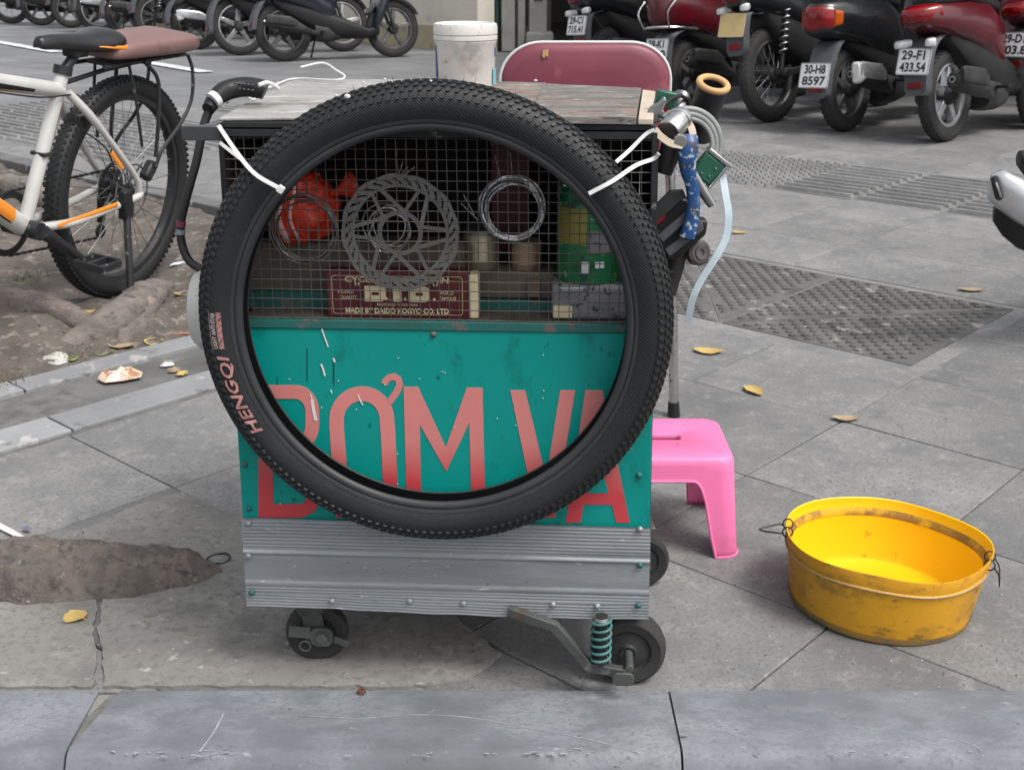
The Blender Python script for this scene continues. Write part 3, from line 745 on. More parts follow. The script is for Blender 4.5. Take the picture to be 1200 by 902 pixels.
# square tube arm on the left, with its return leg running back
a0, a1 = cf(216,155,-.006), cf(268,155.5,-.006); mb = MB()
zt = (a0.z+a1.z)/2
Mx = fr_mat((a0.x,-.008,zt-.000), (0,1,0), (0,0,1))
hh = .0085
def sq_tube(p, q, s, t):
    p, q = Vector(p), Vector(q); m = MB(); n_ = (q-p).normalized(); u = Vector((0,0,1)); a = n_.cross(u).normalized()
    ring = lambda c, r: [c+a*x*r+u*y*r for x, y in ((-1,-1),(1,-1),(1,1),(-1,1))]
    vs = ring(p,s)+ring(q,s)+ring(p,s-t)+ring(q,s-t)
    m.add(vs, [(0,1,5,4),(1,2,6,5),(2,3,7,6),(3,0,4,7),(9,8,12,13),(10,9,13,14),(11,10,14,15),(8,11,15,12),
               (0,8,9,1),(1,9,10,2),(2,10,11,3),(3,11,8,0),(4,5,13,12),(5,6,14,13),(6,7,15,14),(7,4,12,15)]); return m
sq_tube((a0.x,-.009,zt), (-.262,-.009,zt), hh, .0018).build('arm_tube', mat('bare_grey_tube', (.10,.102,.106), (.06,.062,.065), rough=.42, metal=.5, scale=12, spots=[((.2,.2,.2), 30, .66, .05)]), cart, smooth=20, bevel=.0008)
p0 = CI @ gp(236,147,zt+.006); p1 = CI @ gp(312,112,zt+.012)
sq_tube((a0.x+.03,.003,zt+.001), (-.262,.25,zt+.001), .007, .0016).build('arm_return_tube', m_steel, cart, smooth=20)
# castors
m_cast = mat('worn_green_grey_iron', (.085,.095,.088), (.055,.06,.057), rough=.6, metal=.3, scale=16, spots=[((.15,.15,.14), 22, .62, .08), ((.10,.065,.045), 18, .64, .06)])
def castor(loc, r, w_, yaw, fork=True, top=ZB-.006):
    g = MB(); 
    e = MB(); Mw = Matrix.Translation(loc) @ Matrix.Rotation(yaw, 4, 'Z') @ Matrix.Rotation(PI/2, 4, 'X')
    tyre_prof = [(r*.62,-w_*.42),(r*.86,-w_*.5),(r*.97,-w_*.36),(r,-w_*.12),(r,w_*.12),(r*.97,w_*.36),(r*.86,w_*.5),(r*.62,w_*.42)]
    e.lathe(tyre_prof, 40, Mw)
    wh = e.build('castor_wheel', m_rub2, cart, smooth=40)
    h = MB().lathe([(.0001,-w_*.40),(r*.2,-w_*.52),(r*.24,-w_*.40),(r*.55,-w_*.30),(r*.64,-w_*.40),(r*.64,w_*.40),(r*.55,w_*.30),(r*.24,w_*.4),(r*.2,w_*.52),(.0001,w_*.4)], 32, Mw)
    h.build('hub', m_engine, wh)
    if fork:
        f = MB(); Rz = Matrix.Rotation(yaw, 3, 'Z')
        for s in (-1,1):
            q = [Vector(loc)+Rz @ Vector(v) for v in ((0,s*w_*.72,0),(-.004,s*w_*.72,r*.8),(-.012,s*w_*.6,top-loc[2]-.004))]
            f.bar(q[0]-Rz@Vector((0,0,r*.2)), q[1], .030, .003, up=(0,1,0)); f.bar(q[1], q[2], .036, .003, up=(0,1,0))
        f.box(Vector((loc[0],loc[1],top-.003))+Rz@Vector((-.012,0,0)), (.06,w_*1.9,.006), Rz)
        f.build('castor_fork', m_cast, wh, bevel=.001)
    return wh
p = CI @ gp(372,775); rl = .046
wl = castor((p.x, p.y+.012, rl), rl, .024, R(4))
zc = rl; mb = MB(); yb = p.y+.012-.024
mb.prism(rrect(.034,.030,.012), fr_mat((p.x+.012,yb,zc+.006), (1,0,.05), (0,0,1)), .006)
mb.lathe([(.0001,.009),(.0088,.009),(.0095,0)], 6, fr_mat((p.x+.014,yb-.006,zc+.008), (1,0,0), (0,0,1)))
mb.bar((p.x-.004,yb-.004,zc+.013),(p.x-.034,yb-.008,zc+.017),.004,.018,up=(0,0,1))
mb.bar((p.x+.03,yb-.002,zc+.002),(p.x+.052,yb-.006,zc-.004),.004,.010,up=(0,0,1))
mb.tube([(p.x-.012+.008*math.cos(q*.52),yb-.007,zc-.008+.008*math.sin(q*.52)) for q in range(12)], .0014, 6, closed=True)
mb.build('brake_lever', m_cast, wl, bevel=.001)
MB().lathe([(.024,0),(.026,.012),(.020,.030),(.018,.036)], 20, Matrix.Translation((p.x-.006,p.y+.014,ZB-.04))).build('swivel_bracket', m_cast, wl)
# sprung wheel on a trailing arm
p = CI @ gp(735,804); rr_ = .054
wr = castor((p.x, p.y+.018, rr_), rr_, .036, R(-2), fork=False)
a = cf(598,712,-.004); b = cf(650,728,-.012); c = cf(690,775,-.016); d = cf(728,783,-.018)
mb = MB()
ys = -.030
path = [Vector((a.x,-.012,a.z)), Vector((b.x,-.024,b.z)), Vector((c.x,-.026,c.z)), Vector((d.x,-.026,d.z))]
for q in range(3): mb.bar(path[q]-(path[q+1]-path[q]).normalized()*.002, path[q+1]+(path[q+1]-path[q]).normalized()*.002, .012, .0135, up=(0,0,1))
mb.prism(rrect(.030,.020,.007), fr_mat((d.x+.002,-.036,d.z-.004), (1,0,0), (0,0,1)), .004)
mb.tube([(p.x,-.034,rr_),(p.x,p.y+.03,rr_)], .006, 12)
mb.build('trailing_arm', m_cast, wr, bevel=.0012)
s0 = cf(705,720,-.022); s1 = cf(708,779,-.022); mb = MB()
cx_, zt_, zb_ = s0.x, s0.z-.004, s1.z+.006
mb.tube([(cx_+.0135*math.cos(2*PI*t/18), -.024+.0135*math.sin(2*PI*t/18), zb_+(zt_-zb_)*t/(18*6)) for t in range(18*6+1)], .0021, 7)
mb.build('coil_spring', mat('spring_green_paint', (.06,.20,.19), (.04,.13,.125), rough=.5, scale=20, spots=[((.16,.13,.11), 30, .62, .05)]), wr, smooth=60)
MB().tube([(cx_,-.024,zb_-.004),(cx_,-.024,zt_+.004)], .0085, 14).build('damper_rod', m_engine, wr)
MB().lathe([(.0001,.004),(.010,.004),(.012,0),(.0001,0)], 20, Matrix.Translation((cx_,-.024,zt_-.001))).build('spring_cap', m_steel, wr)
castor((.288,.300,.047), .047, .026, R(8))
castor((-.235,.318,.047), .047, .026, R(-10))

# ================================================================== tyre tied to the cart front
TCX = cf(508,361,-.045); TRO, TRI, TK = .2985, .2388, .925
tyre = thing('mountain_bike_tyre', 'knobbly black bicycle tyre tied across the front of the teal cart', 'tyre', CM @ Vector((TCX.x, -.036, 0)), (0,0,CR))
tz = .549
TM = fr_mat((0,0,tz), (1,0,0), (0,0,1))      # local z of this frame points to the viewer (-y)
TW = .026
# carcass: outer surface from the far bead over the tread to the near bead, then back inside
outer = [(TRI,-.0145),(TRI+.004,-.0165),(TRI+.010,-.0185),(TRI+.020,-.0225),(TRI+.033,-.0255),(TRI+.044,-.0245),(TRI+.053,-.0195),(TRI+.0590,-.011),(TRI+.0605,0)]
outer = [(TRI+(r-TRI)*TK, h) for r, h in outer]
outer = outer + [(r, -h) for r, h in outer[-2::-1]]
inner = [(r-.0030 if r > TRI+.02 else r+.0012, h*.88) for r, h in outer[::-1]]
carc = MB().lathe(outer+inner, 160, TM, closed=True).build('carcass', None or m_rub, tyre, smooth=50)
def carcass_mat():
    m = m_rub.copy(); m.name = 'tyre_sidewall'; t = m.node_tree; N, L = t.nodes, t.links; b = N['Principled BSDF']
    tc = N.new('ShaderNodeTexCoord'); gr = N.new('ShaderNodeTexWave'); gr.wave_type = 'BANDS'; gr.inputs['Scale'].default_value = 150
    gr.bands_direction = 'DIAGONAL'; gr.inputs['Distortion'].default_value = 1.5
    L.new(tc.outputs['Object'], gr.inputs['Vector']); bp = N.new('ShaderNodeBump'); bp.inputs['Strength'].default_value = .35; bp.inputs['Distance'].default_value = .0006
    L.new(gr.outputs['Fac'], bp.inputs['Height'])
    src = b.inputs['Normal'].links[0].from_socket; L.new(src, bp.inputs['Normal']); L.new(bp.outputs[0], b.inputs['Normal']); return m
carc.data.materials[0] = carcass_mat()
BO = lambda L_: [(TRI+(r-TRI)*TK, h) for r, h in L_]
MB().lathe(BO([(TRI-.0002,.0135),(TRI+.0005,.0165),(TRI+.003,.0185),(TRI+.0065,.0195),(TRI+.009,.0193),(TRI+.0105,.0185),(TRI+.0112,.0205),(TRI+.0135,.0212),(TRI+.0155,.0215),(TRI+.0160,.0195)]), 160, TM).build('bead_ridge', mat('dusty_bead', (.022,.023,.025), (.03,.031,.033), rough=.5, scale=12), tyre)
# tread knobs
def tread_pt(phi, a, lift):
    # a = angle across the tread, 0 at the crown, + towards the viewer
    R0 = TRI+.033*TK; ry, rz_ = .0275*TK, .0255
    r = R0+ (ry+lift)*math.cos(a); h = (rz_+lift)*math.sin(a)
    return TM @ Vector((r*math.cos(phi), r*math.sin(phi), h))
mb = MB(); NK = 168
rowsK = [(s_*a if s_ > 0 else -b, s_*b if s_ > 0 else -a, ph, fl) for s_ in (-1,1) for a, b, ph, fl in ((57,72,0,.52),(42,53,.5,.46),(26,38,0,.5),(11,22,.5,.46))] + [(-6,6,0,.5)]
for (a0_, a1_, ph, fill) in rowsK:
    for k in range(NK):
        f0 = 2*PI*(k+ph)/NK; df = 2*PI/NK*fill; sk = .004*(1 if a0_ > 0 else -1)
        ring = []
        for lift, s in ((-.0012,1.),(.0031,.80)):
            am, ah = R((a0_+a1_)/2), R((a1_-a0_)/2)*s
            ring.append([tread_pt(f0+df*(x*s+1)/2+sk*y, am+ah*y, lift) for x, y in ((-1,-1),(1,-1),(1,1),(-1,1))])
        mb.loft(ring, cap=False); n_ = len(mb.v); mb.f.append((n_-4,n_-3,n_-2,n_-1))
mb.build('tread_knobs', m_knob, tyre, smooth=25, kind='stuff')
mb = MB(); rg = random.Random(12)
for k in range(230):
    phi = rg.uniform(0, 2*PI) if k % 3 else rg.uniform(-1.3,.25); a = R(rg.choice((-56,-35,-15,0,15,35,56))); l = rg.uniform(.003,.009)
    p = tread_pt(phi, a, .003); q = tread_pt(phi+rg.uniform(-.006,.006), a+rg.uniform(-.1,.1), .003+l)
    mb.tube([p, q], [.00035,.00018], 3, cap=False)
mb.build('rubber_hairs', m_knob, tyre, kind='stuff', smooth=0)
# moulded print
def arc_text(body, size, ph0, ph1, rad, mname, bold=.0, shear=.0, spacing=1., lift=.0008):
    vs, fs = text_geo(body, size, bold=bold, shear=shear, spacing=spacing, align='LEFT', res=2)
    x0, x1 = min(v.x for v in vs), max(v.x for v in vs); mb = MB(); res = []
    for v in vs:
        t = (v.x-x0)/(x1-x0); phi = R(ph0+(ph1-ph0)*t); r = rad+v.y
        # height of the sidewall at this radius
        rr = r-TRI
        for i in range(8):
            if outer[i][0]-TRI <= rr <= outer[i+1][0]-TRI:
                u = (rr-(outer[i][0]-TRI))/(outer[i+1][0]-outer[i][0]); h = -(outer[i][1]+(outer[i+1][1]-outer[i][1])*u); break
        else: h = .0255
        res.append(TM @ Vector((r*math.cos(phi), r*math.sin(phi), h+lift)))
    return mb.add(res, fs).build('moulded_lettering', mname, tyre, smooth=0, recalc=False)
m_print = mat('red_grey_print', (.42,.20,.19), (.36,.17,.165), rough=.6, scale=40, spots=[((.05,.04,.04), 120, .62, .05)])
m_print2 = mat('pale_print', (.42,.33,.32), (.34,.26,.25), rough=.6, scale=40)
arc_text('HENGQI', .0195, 212.2, 188.3, TRI+.0285, m_print, bold=.0005, shear=.22, spacing=1.05, lift=.0020)
arc_text('LIGHT ANTI STAB', .0072, 186.3, 176.6, TRI+.0350, m_print2, bold=.0003)
arc_text('PUNCTURE PROTECTION', .0062, 186.5, 176.4, TRI+.0270, m_print, bold=.0006)
mb = MB()
for (ra, rb) in ((.0305,.0309),(.0392,.0396)):
    mb.add([TM @ Vector(((TRI+r)*math.cos(R(f)), (TRI+r)*math.sin(R(f)), .0262)) for r in (ra,rb) for f in [186.6-k*10.3/12 for k in range(13)]],
           [(k,k+1,k+14,k+13) for k in range(12)])
mb.build('print_frame', m_print2, tyre, smooth=0)
# white flecks stuck to the tread
mb = MB()
for (px, py, r) in ((407,113,.004),(394,112,.0022),(426,97,.002),(451,93,.002),(663,217,.003),(752,258,.002),(505,95,.0018)):
    q = yp(px, py, CO.y-.052); q = Matrix.Rotation(-CR, 4, 'Z') @ (q - Vector(tyre.location)); mb.sphere(q, r, 8, (1,.6,.7))
mb.build('stuck_flecks', m_white, tyre, kind='stuff')

# ================================================================== cable ties
def on_front(px, py, off): return CM @ cf(px, py, off)
def strap(name, pts, w_, m_, label, cat, group=None, t=.0012):
    pts = spline(pts, 6); mb = MB()
    for k in range(len(pts)-1): pass
    secs = []
    for k, p in enumerate(pts):
        d = (pts[min(k+1,len(pts)-1)]-pts[max(k-1,0)]).normalized()
        view = (Vector((0,0,CAMH))-p).normalized() if False else Vector((0,-.94,.34))
        a = d.cross(view).normalized(); n_ = a.cross(d).normalized()
        secs.append([p+a*w_/2-n_*t/2, p+a*w_/2+n_*t/2, p-a*w_/2+n_*t/2, p-a*w_/2-n_*t/2])
    return tag(recenter(mb.loft(secs).build(name, m_, smooth=50)), label, cat, group)
t1 = [on_front(256,147,-.020), on_front(275,175,-.034), on_front(298,203,-.066), on_front(328,221,-.068)]
strap('cable_tie', t1, .0050, m_white, 'white cable tie looped from the square tube arm over the tyre', 'cable tie')
t2 = [on_front(256,166,-.012), on_front(270,177,-.020), on_front(283,187,-.034)]
strap('cable_tie', t2, .0044, m_white, 'short white tie end tucked behind the tyre below the square tube', 'cable tie')
b_ = on_front(329,222,-.070); tag(recenter(MB().box(b_, (.008,.007,.009), Matrix.Rotation(.6,3,'Y')).build('tie_head', m_white, bevel=.001)), 'small square locking head of the cable tie beside the red bag', 'cable tie')
t3 = [on_front(690,227,-.068), on_front(718,212,-.064), on_front(745,194,-.030), on_front(766,186,-.022), on_front(772,180,-.026)]
strap('cable_tie', t3, .0048, m_white, 'white cable tie strapped over the tyre below the blue lever', 'cable tie')
t4 = [on_front(722,190,-.058), on_front(738,176,-.030), on_front(756,158,-.022), on_front(767,152,-.024)]
strap('cable_tie', t4, .0044, m_white, 'white cable tie running up from the tyre to the tan strap', 'cable tie')

# ================================================================== things on the cart's shelf
SZ = ZM+.0042
def shelf_thing(name, label, cat, px, off, z=SZ, rot=0., group=None):
    q = cf(px, 350, off); return thing(name, label, cat, CM @ Vector((q.x, off, z)), (0,0,CR+rot), group)
def cz(py, off, px=508): return cf(px, py, off).z
sc_ = lambda off: 1.0
# drawer box
m_rustt0 = mat('rust_steel', (.20,.15,.11), (.12,.085,.06), rough=.6, metal=.4, scale=18)
m_drawer = mat('brown_board', (.13,.105,.085), (.085,.07,.058), rough=.8, scale=6, stretch=(1,1,6))
tb = shelf_thing('wooden_box', 'long brown wooden box with teal painted base behind the chain box', 'box', 470, .10)
xa, xb = cf(270,350,.085).x, cf(546,350,.085).x; xc = cf(470,350,.10).x; zt_ = cz(286,.075)-SZ
MB().box(((xa+xb)/2-xc, 0, zt_/2+.012), (xb-xa, .05, zt_-.024)).build('box_body', m_drawer, tb, bevel=.002)
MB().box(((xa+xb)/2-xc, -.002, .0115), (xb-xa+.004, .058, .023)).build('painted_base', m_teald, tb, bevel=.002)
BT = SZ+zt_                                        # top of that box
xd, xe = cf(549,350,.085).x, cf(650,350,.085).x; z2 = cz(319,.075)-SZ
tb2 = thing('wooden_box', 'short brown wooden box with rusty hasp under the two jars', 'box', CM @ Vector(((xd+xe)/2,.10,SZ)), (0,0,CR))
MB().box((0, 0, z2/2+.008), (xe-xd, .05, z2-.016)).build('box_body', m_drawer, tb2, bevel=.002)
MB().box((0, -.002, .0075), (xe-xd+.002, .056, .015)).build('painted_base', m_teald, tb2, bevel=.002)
MB().box((.030, -.028, z2*.62), (.018,.006,.024)).build('hasp', m_rustt0, tb2, bevel=.001)
BT2 = SZ+z2
# printed chain box
m_cbox = mat('maroon_card', (.095,.010,.014), (.075,.008,.011), rough=.5, scale=10)
m_cream2 = mat('cream_print', (.72,.62,.40), (.62,.53,.34), rough=.6, scale=30)
off = .030; xl_, xr_ = cf(383,350,off).x, cf(549,350,off).x; zb_, ztp = SZ, cz(319.5,off)
cb = thing('chain_box', 'maroon cardboard chain box with cream lettering behind the mesh', 'box', CM @ Vector(((xl_+xr_)/2, off, SZ)), (0,0,CR))
W_, H_ = xr_-xl_, ztp-SZ
body = MB().box((0,.014,H_/2), (W_,.028,H_)).build('carton', m_cbox, cb, bevel=.0012)
e_ = MB().box((W_/2+.007,.012,H_/2-.001), (.013,.026,H_*.97)).build('end_flap', m_cream2, cb, bevel=.003)
def plq(x, z): return fr_mat((x, -.0006, z), (1,0,0), (0,0,1))
mb = MB()
lettering(mb, 'CYCLE ROLLER CHAIN', .0105, plq(0,H_*.83), W_*.73, bold=.0003)
lettering(mb, 'HIGHEST', .0065, plq(-W_*.36,H_*.56), W_*.115)
lettering(mb, 'QUALITY', .0065, plq(-W_*.345,H_*.44), W_*.115)
lettering(mb, 'WORLD', .0065, plq(W_*.345,H_*.56), W_*.10)
lettering(mb, 'FAMOUS', .0065, plq(W_*.355,H_*.44), W_*.115)
lettering(mb, 'REGISTERED TRADE MARK', .0048, plq(0,H_*.29), W_*.29)
lettering(mb, 'MADE BY DAIDO KOGYO CO. LTD.', .0098, plq(0,H_*.155), W_*.74, bold=.0003)
for x in (-.155,.155):
    a_, b_ = [(-W_*.075,-H_*.17),(W_*.045,-H_*.17),(W_*.075,-H_*.11),(W_*.075,H_*.11),(W_*.045,H_*.17),(-W_*.075,H_*.17)], [(-W_*.026,-H_*.035),(W_*.022,-H_*.035),(W_*.026,-H_*.02),(W_*.026,H_*.02),(W_*.022,H_*.035),(-W_*.026,H_*.035)]
    mb.add([plq(W_*x,H_*.53) @ Vector((*p,0)) for p in a_+b_], [(k,(k+1) % 6,6+(k+1) % 6,6+k) for k in range(6)])
mb.add([plq(0,H_*.53) @ Vector((x,y,0)) for x, y in ((-W_*.03,-H_*.17),(W_*.03,-H_*.17),(W_*.03,H_*.17),(-W_*.03,H_*.17))], [(0,1,2,3)])
for x in (-.075,.055,.26): lettering(mb, '.', .02, plq(W_*x,H_*.50), .003, bold=.001)
for x in (-.28,.27): lettering(mb, '"', .016, plq(W_*x,H_*.66), .006)
mb.build('printed_words', m_cream2, body, smooth=0, recalc=False)
mb = MB(); r1 = rrect(W_*.92, H_*.84, .004); r2 = rrect(W_*.92-.0012, H_*.84-.0012, .0035); n_ = len(r1)
mb.add([plq(0,H_*.5) @ Vector((*p,0)) for p in r1+r2], [(k,(k+1) % n_,n_+(k+1) % n_,n_+k) for k in range(n_)])
mb.build('printed_border', m_cream2, body, smooth=0)
# brake disc hung behind the mesh
off = .012; c = cf(469,273,off); rot = thing('brake_disc', 'large slotted steel brake disc rotor hung behind the mesh', 'disc', CM @ Vector((c.x, off, c.z)), (0,0,CR))
RR = (cf(538,273,off).x-cf(400,273,off).x)/2
m_rotor = mat('dull_dark_steel', (.20,.197,.19), (.14,.137,.13), rough=.5, metal=.5, scale=20)
F = lambda r, a: Vector((r*math.cos(a), 0, r*math.sin(a)))
mb = MB()
def flat_ring(mb, r0, r1, n=72, t=.0018, wav=0, off_=0.):
    P = []
    for k in range(n):
        a = 2*PI*k/n; w1 = 1+wav*math.sin(a*12)
        for r in (r0, r1*w1):
            for y in (-t/2, t/2): P.append(F(r,a)+Vector((0,y+off_,0)))
    mb.add(P, [q for k in range(n) for kk in ((k+1) % n,) for q in ((4*k,4*kk,4*kk+2,4*k+2),(4*k+1,4*k+3,4*kk+3,4*kk+1),(4*k+2,4*kk+2,4*kk+3,4*k+3),(4*k,4*k+1,4*kk+1,4*kk))])
flat_ring(mb, RR*.935, RR, wav=.012); flat_ring(mb, RR*.775, RR*.83)
for k in range(32):
    a = 2*PI*k/32; mb.bar(F(RR*.82,a), F(RR*.945,a+.20), .0016, RR*.072, up=F(1,a+PI/2))
ring = mb.build('brake_track', m_rotor, rot, smooth=30)
mb = MB(); flat_ring(mb, RR*.31, RR*.385, 40); mb.build('mounting_ring', m_rotor, rot, smooth=30)
for k in range(6):
    a = 2*PI*k/6+.3
    MB().bar(F(RR*.37,a), F(RR*.80,a+.62), .0017, RR*.07, up=F(1,a+PI/2)).build('spoke', m_rotor, rot)
    MB().bar(F(RR*.37,a), F(RR*.80,a-.22), .0014, RR*.06, up=F(1,a+PI/2)).build('spoke', m_rotor, rot)
MB().tube([F(RR,PI/2), F(RR*1.25,PI/2+.02), F(RR*1.42,PI/2)], .0008, 5).build('hanging_wire', m_wire, rot)
# coils of brake cable
def coil(px, py, rpx, turns, off, label, m_, wob=.09, r=.0011, seed=0):
    rg = random.Random(seed); c = cf(px, py, off); rr = (cf(px+rpx,py,off).x-c.x)
    mb = MB(); pts = []
    for k in range(turns*26):
        a = 2*PI*k/26; t = k/26
        q = rr*(1+wob*math.sin(t*2.1+seed)*.6); cx = rr*wob*math.sin(t*1.7); cz_ = rr*wob*math.cos(t*2.3)
        pts.append((cx+q*math.cos(a), .004*math.sin(t*3)+.0015*rg.uniform(-1,1), cz_+q*math.sin(a)))
    mb.tube(pts, r, 6)
    o = mb.build('cable_coil', m_, smooth=60); o.location = CM @ Vector((c.x, off, c.z)); o.rotation_euler = (0,0,CR)
    return tag(o, label, 'cable')
m_cab = mat('bright_cable', (.60,.61,.62), (.4,.4,.41), rough=.32, metal=.85, scale=40)
m_cabd = mat('dull_cable', (.17,.165,.155), (.11,.105,.10), rough=.5, metal=.6, scale=40)
coil(356,269,37,6,.014,'dark coil of thin wire hung in front of the red bag',m_cabd,seed=1)
coil(601,245,35,8,.016,'bright coil of silver cable hung above the two small jars',m_cab,wob=.10,r=.0014,seed=2)
coil(455,268,24,4,.034,'loose coil of cable hung behind the brake disc',m_cab,wob=.2,seed=3)
mb = MB()
for a, b in (((580,182),(590,222)),((598,178),(601,215)),((543,228),(556,252)),((540,238),(560,258)),((472,190),(466,208)),((478,196),(468,208)),((486,196),(470,208))):
    mb.tube([cf(*a,.004), cf(*b,.010)], .0007, 5)
o = mb.build('wire_ends', m_cab, cart, kind='stuff')
# jars and tins
def tin(name, label, cat, px, off, rpx, top, bot_z, m_, rib=True, lidm=None):
    q = cf(px, 300, off); r = cf(px+rpx,300,off).x-q.x; h = cz(top, off)-bot_z
    t = thing(name, label, cat, CM @ Vector((q.x, off, bot_z)), (0,0,CR))
    pr = [(.0001,0),(r*.97,0),(r,.0015)] + ([(r, h*.18),(r*1.025,h*.2),(r,h*.22)] if rib else []) + [(r,h*.80),(r*.95,h*.84),(r*.95,h*.86)]
    MB().lathe(pr, 36).build('tin_body', m_, t)
    MB().lathe([(r*.96,h*.86),(r*1.0,h*.865),(r*1.0,h*.985),(r*.97,h),(r*.88,h*.99),(.0001,h*.985)], 36, Matrix.Translation((0,0,0))).build('lid', lidm or m_, t)
    return t, r, h
m_brass = mat('tarnished_brass', (.42,.37,.26), (.28,.24,.17), rough=.45, metal=.6, scale=20)
m_rustt = mat('rusty_tin', (.36,.25,.15), (.2,.13,.08), rough=.6, metal=.4, scale=18)
tin('small_jar', 'small tarnished round jar with pale lid behind the mesh', 'jar', 563, .11, 20, 266, BT2, m_brass, lidm=m_steel)
tin('small_jar', 'small rusty brown jar standing under the bright cable coil', 'jar', 617, .11, 18, 280, BT2, m_rustt, lidm=m_brass)
m_gtin = mat('green_tin', (.012,.17,.06), (.01,.13,.045), rough=.35, scale=14, spots=[((.35,.42,.36), 45, .63, .04), ((.005,.06,.03), 30, .60, .06)])
m_ytin = mat('olive_yellow_label', (.27,.24,.06), (.21,.19,.05), rough=.4, scale=14)
m_greyb = mat('speckled_grey_box', (.22,.22,.23), (.15,.15,.16), rough=.6, scale=16, spots=[((.03,.03,.03), 90, .62, .04)])
q = cf(690,350,.075); gb = thing('grey_box', 'speckled grey metal box under the green tin, with a cream sticker', 'box', CM @ Vector((q.x,.075,SZ)), (0,0,CR))
hb = cz(327,.05)-SZ; MB().box((0,0,hb/2), (.098,.09,hb)).build('box_body', m_greyb, gb, bevel=.006, seg=3)
MB().box((-.034,-.0455,.012), (.024,.001,.016)).build('sticker', m_cream2, gb)
MB().box((-.022,-.0458,hb-.006), (.030,.003,.006)).build('latch', m_chrome, gb, bevel=.001)
t, r, h = tin('green_tin', 'tall green tin with olive label stacked on the grey box', 'tin', 692, .075, 40, 214, SZ+hb, m_gtin, rib=False)
def band(t, r, a0, a1, z0, z1, m_, name):
    n = 14; A = [R(a0+(a1-a0)*k/n) for k in range(n+1)]
    MB().add([(r*math.cos(a), r*math.sin(a), z) for z in (z0,z1) for a in A], [(k,k+1,n+2+k,n+1+k) for k in range(n)]).build(name, m_, t)
band(t, r+.0007, 195, 262, h*.42, h*.80, m_ytin, 'label')
band(t, r+.0009, 264, 305, h*.34, h*.58, m_greyb, 'label')
band(t, r+.0009, 255, 268, h*.12, h*.25, m_white, 'label')
band(t, r+.0009, 277, 292, h*.18, h*.25, m_white, 'label')
q = cf(597,240,.22); mbx = thing('maroon_box', 'dark maroon box standing at the back of the shelf', 'box', CM @ Vector((q.x,.22,SZ)), (0,0,CR+.1))
MB().box((0,0,.10),(.052,.04,.20)).build('carton', m_cbox, mbx, bevel=.001); MB().box((0,-.0003,.203),(.054,.042,.006)).build('lid', m_maroon, mbx)
# red plastic bag, crumpled
q = cf(350,247,.075); bx = cf(400,247,.075).x-q.x; bz = (cz(207,.075)-cz(288,.075))/2
mb = MB().sphere((0,0,0), 1, 48)
V = []
for v in mb.v:
    v = Vector(v); d = v.normalized(); k = 1+.22*mnoise.noise(d*1.7+Vector((3,1,0)))+.30*abs(mnoise.noise(d*3+Vector((1,5,2))))-.16*abs(mnoise.noise(d*7))-.06
    V.append((d.x*k*bx*1.0, d.y*k*.04, max(-bz, d.z*k*bz*1.05)))
mb.v = V
mb.lathe([(.004,0),(.006,.012),(.016,.026),(.018,.034)], 12, Matrix.Translation((bx*.82,-.01,bz*.45)) @ Matrix.Rotation(1.2,4,'Y'))
m_bag = mat('red_plastic_film', (.72,.055,.018), (.58,.035,.014), rough=.22, scale=8, bump=.6, bscale=24, bdist=.006, spots=[((.8,.25,.2), 26, .70, .03)])
bag = tag(mb.build('plastic_bag', m_bag, smooth=180), 'crumpled glossy red plastic bag of parts behind the mesh', 'bag'); bag.location = CM @ Vector((q.x, .075, BT+bz+.0005)); bag.rotation_euler = (0,0,CR)
for k in (-.25,.03):
    n = 20; MB().tube([(bx*(k+.05*math.sin(i*.5)), -.041*math.cos(-1.25+2.5*i/n)-.004, bz*1.02*math.sin(-1.2+2.4*i/n)) for i in range(n+1)], .0042 if k < 0 else .002, 6, flat=.3).build('pale_stripe', mat('pale_pink_film', (.72,.42,.40), (.6,.3,.3), rough=.3), bag)

# ================================================================== things on top of the cart and beside it
TZ = ZT+.0128
q = gp(547,99,TZ); q = Vector((q.x, 1.865, TZ))
tub = thing('plastic_tub', 'small stained white plastic tub with lid on the cart top', 'tub', q)
m_tub = mat('stained_white_plastic', (.66,.64,.60), (.56,.54,.51), rough=.45, scale=9, spots=[((.34,.33,.32), 14, .60, .16), ((.58,.44,.36), 10, .61, .14), ((.2,.19,.18), 40, .68, .06)])
rt = .0455; ht = yp(547,28,1.83).z-TZ
MB().lathe([(.0001,0),(rt*.93,0),(rt*.95,.003),(rt,ht*.68),(rt*1.03,ht*.70),(rt*1.03,ht*.74)], 56).build('tub_body', m_tub, tub)
MB().lathe([(rt*1.0,ht*.74),(rt*1.055,ht*.745),(rt*1.055,ht*.80),(rt*1.02,ht*.815),(rt*1.06,ht*.83),(rt*1.06,ht*.94),(rt*1.03,ht*.985),(rt*.95,ht),(rt*.9,ht*.97),(.0001,ht*.965)], 56).build('lid', m_tub, tub)
band(tub, rt*1.004, 180, 200, ht*.05, ht*.66, mat('blue_print', (.07,.11,.42), rough=.5), 'printed_label')
band(tub, rt*1.004, 335, 360, ht*.05, ht*.30, mat('aqua_print', (.18,.50,.55), rough=.5), 'printed_label')
band(tub, rt*1.004, 345, 360, ht*.48, ht*.62, mat('blue_print', (.07,.11,.42), rough=.5), 'printed_label')
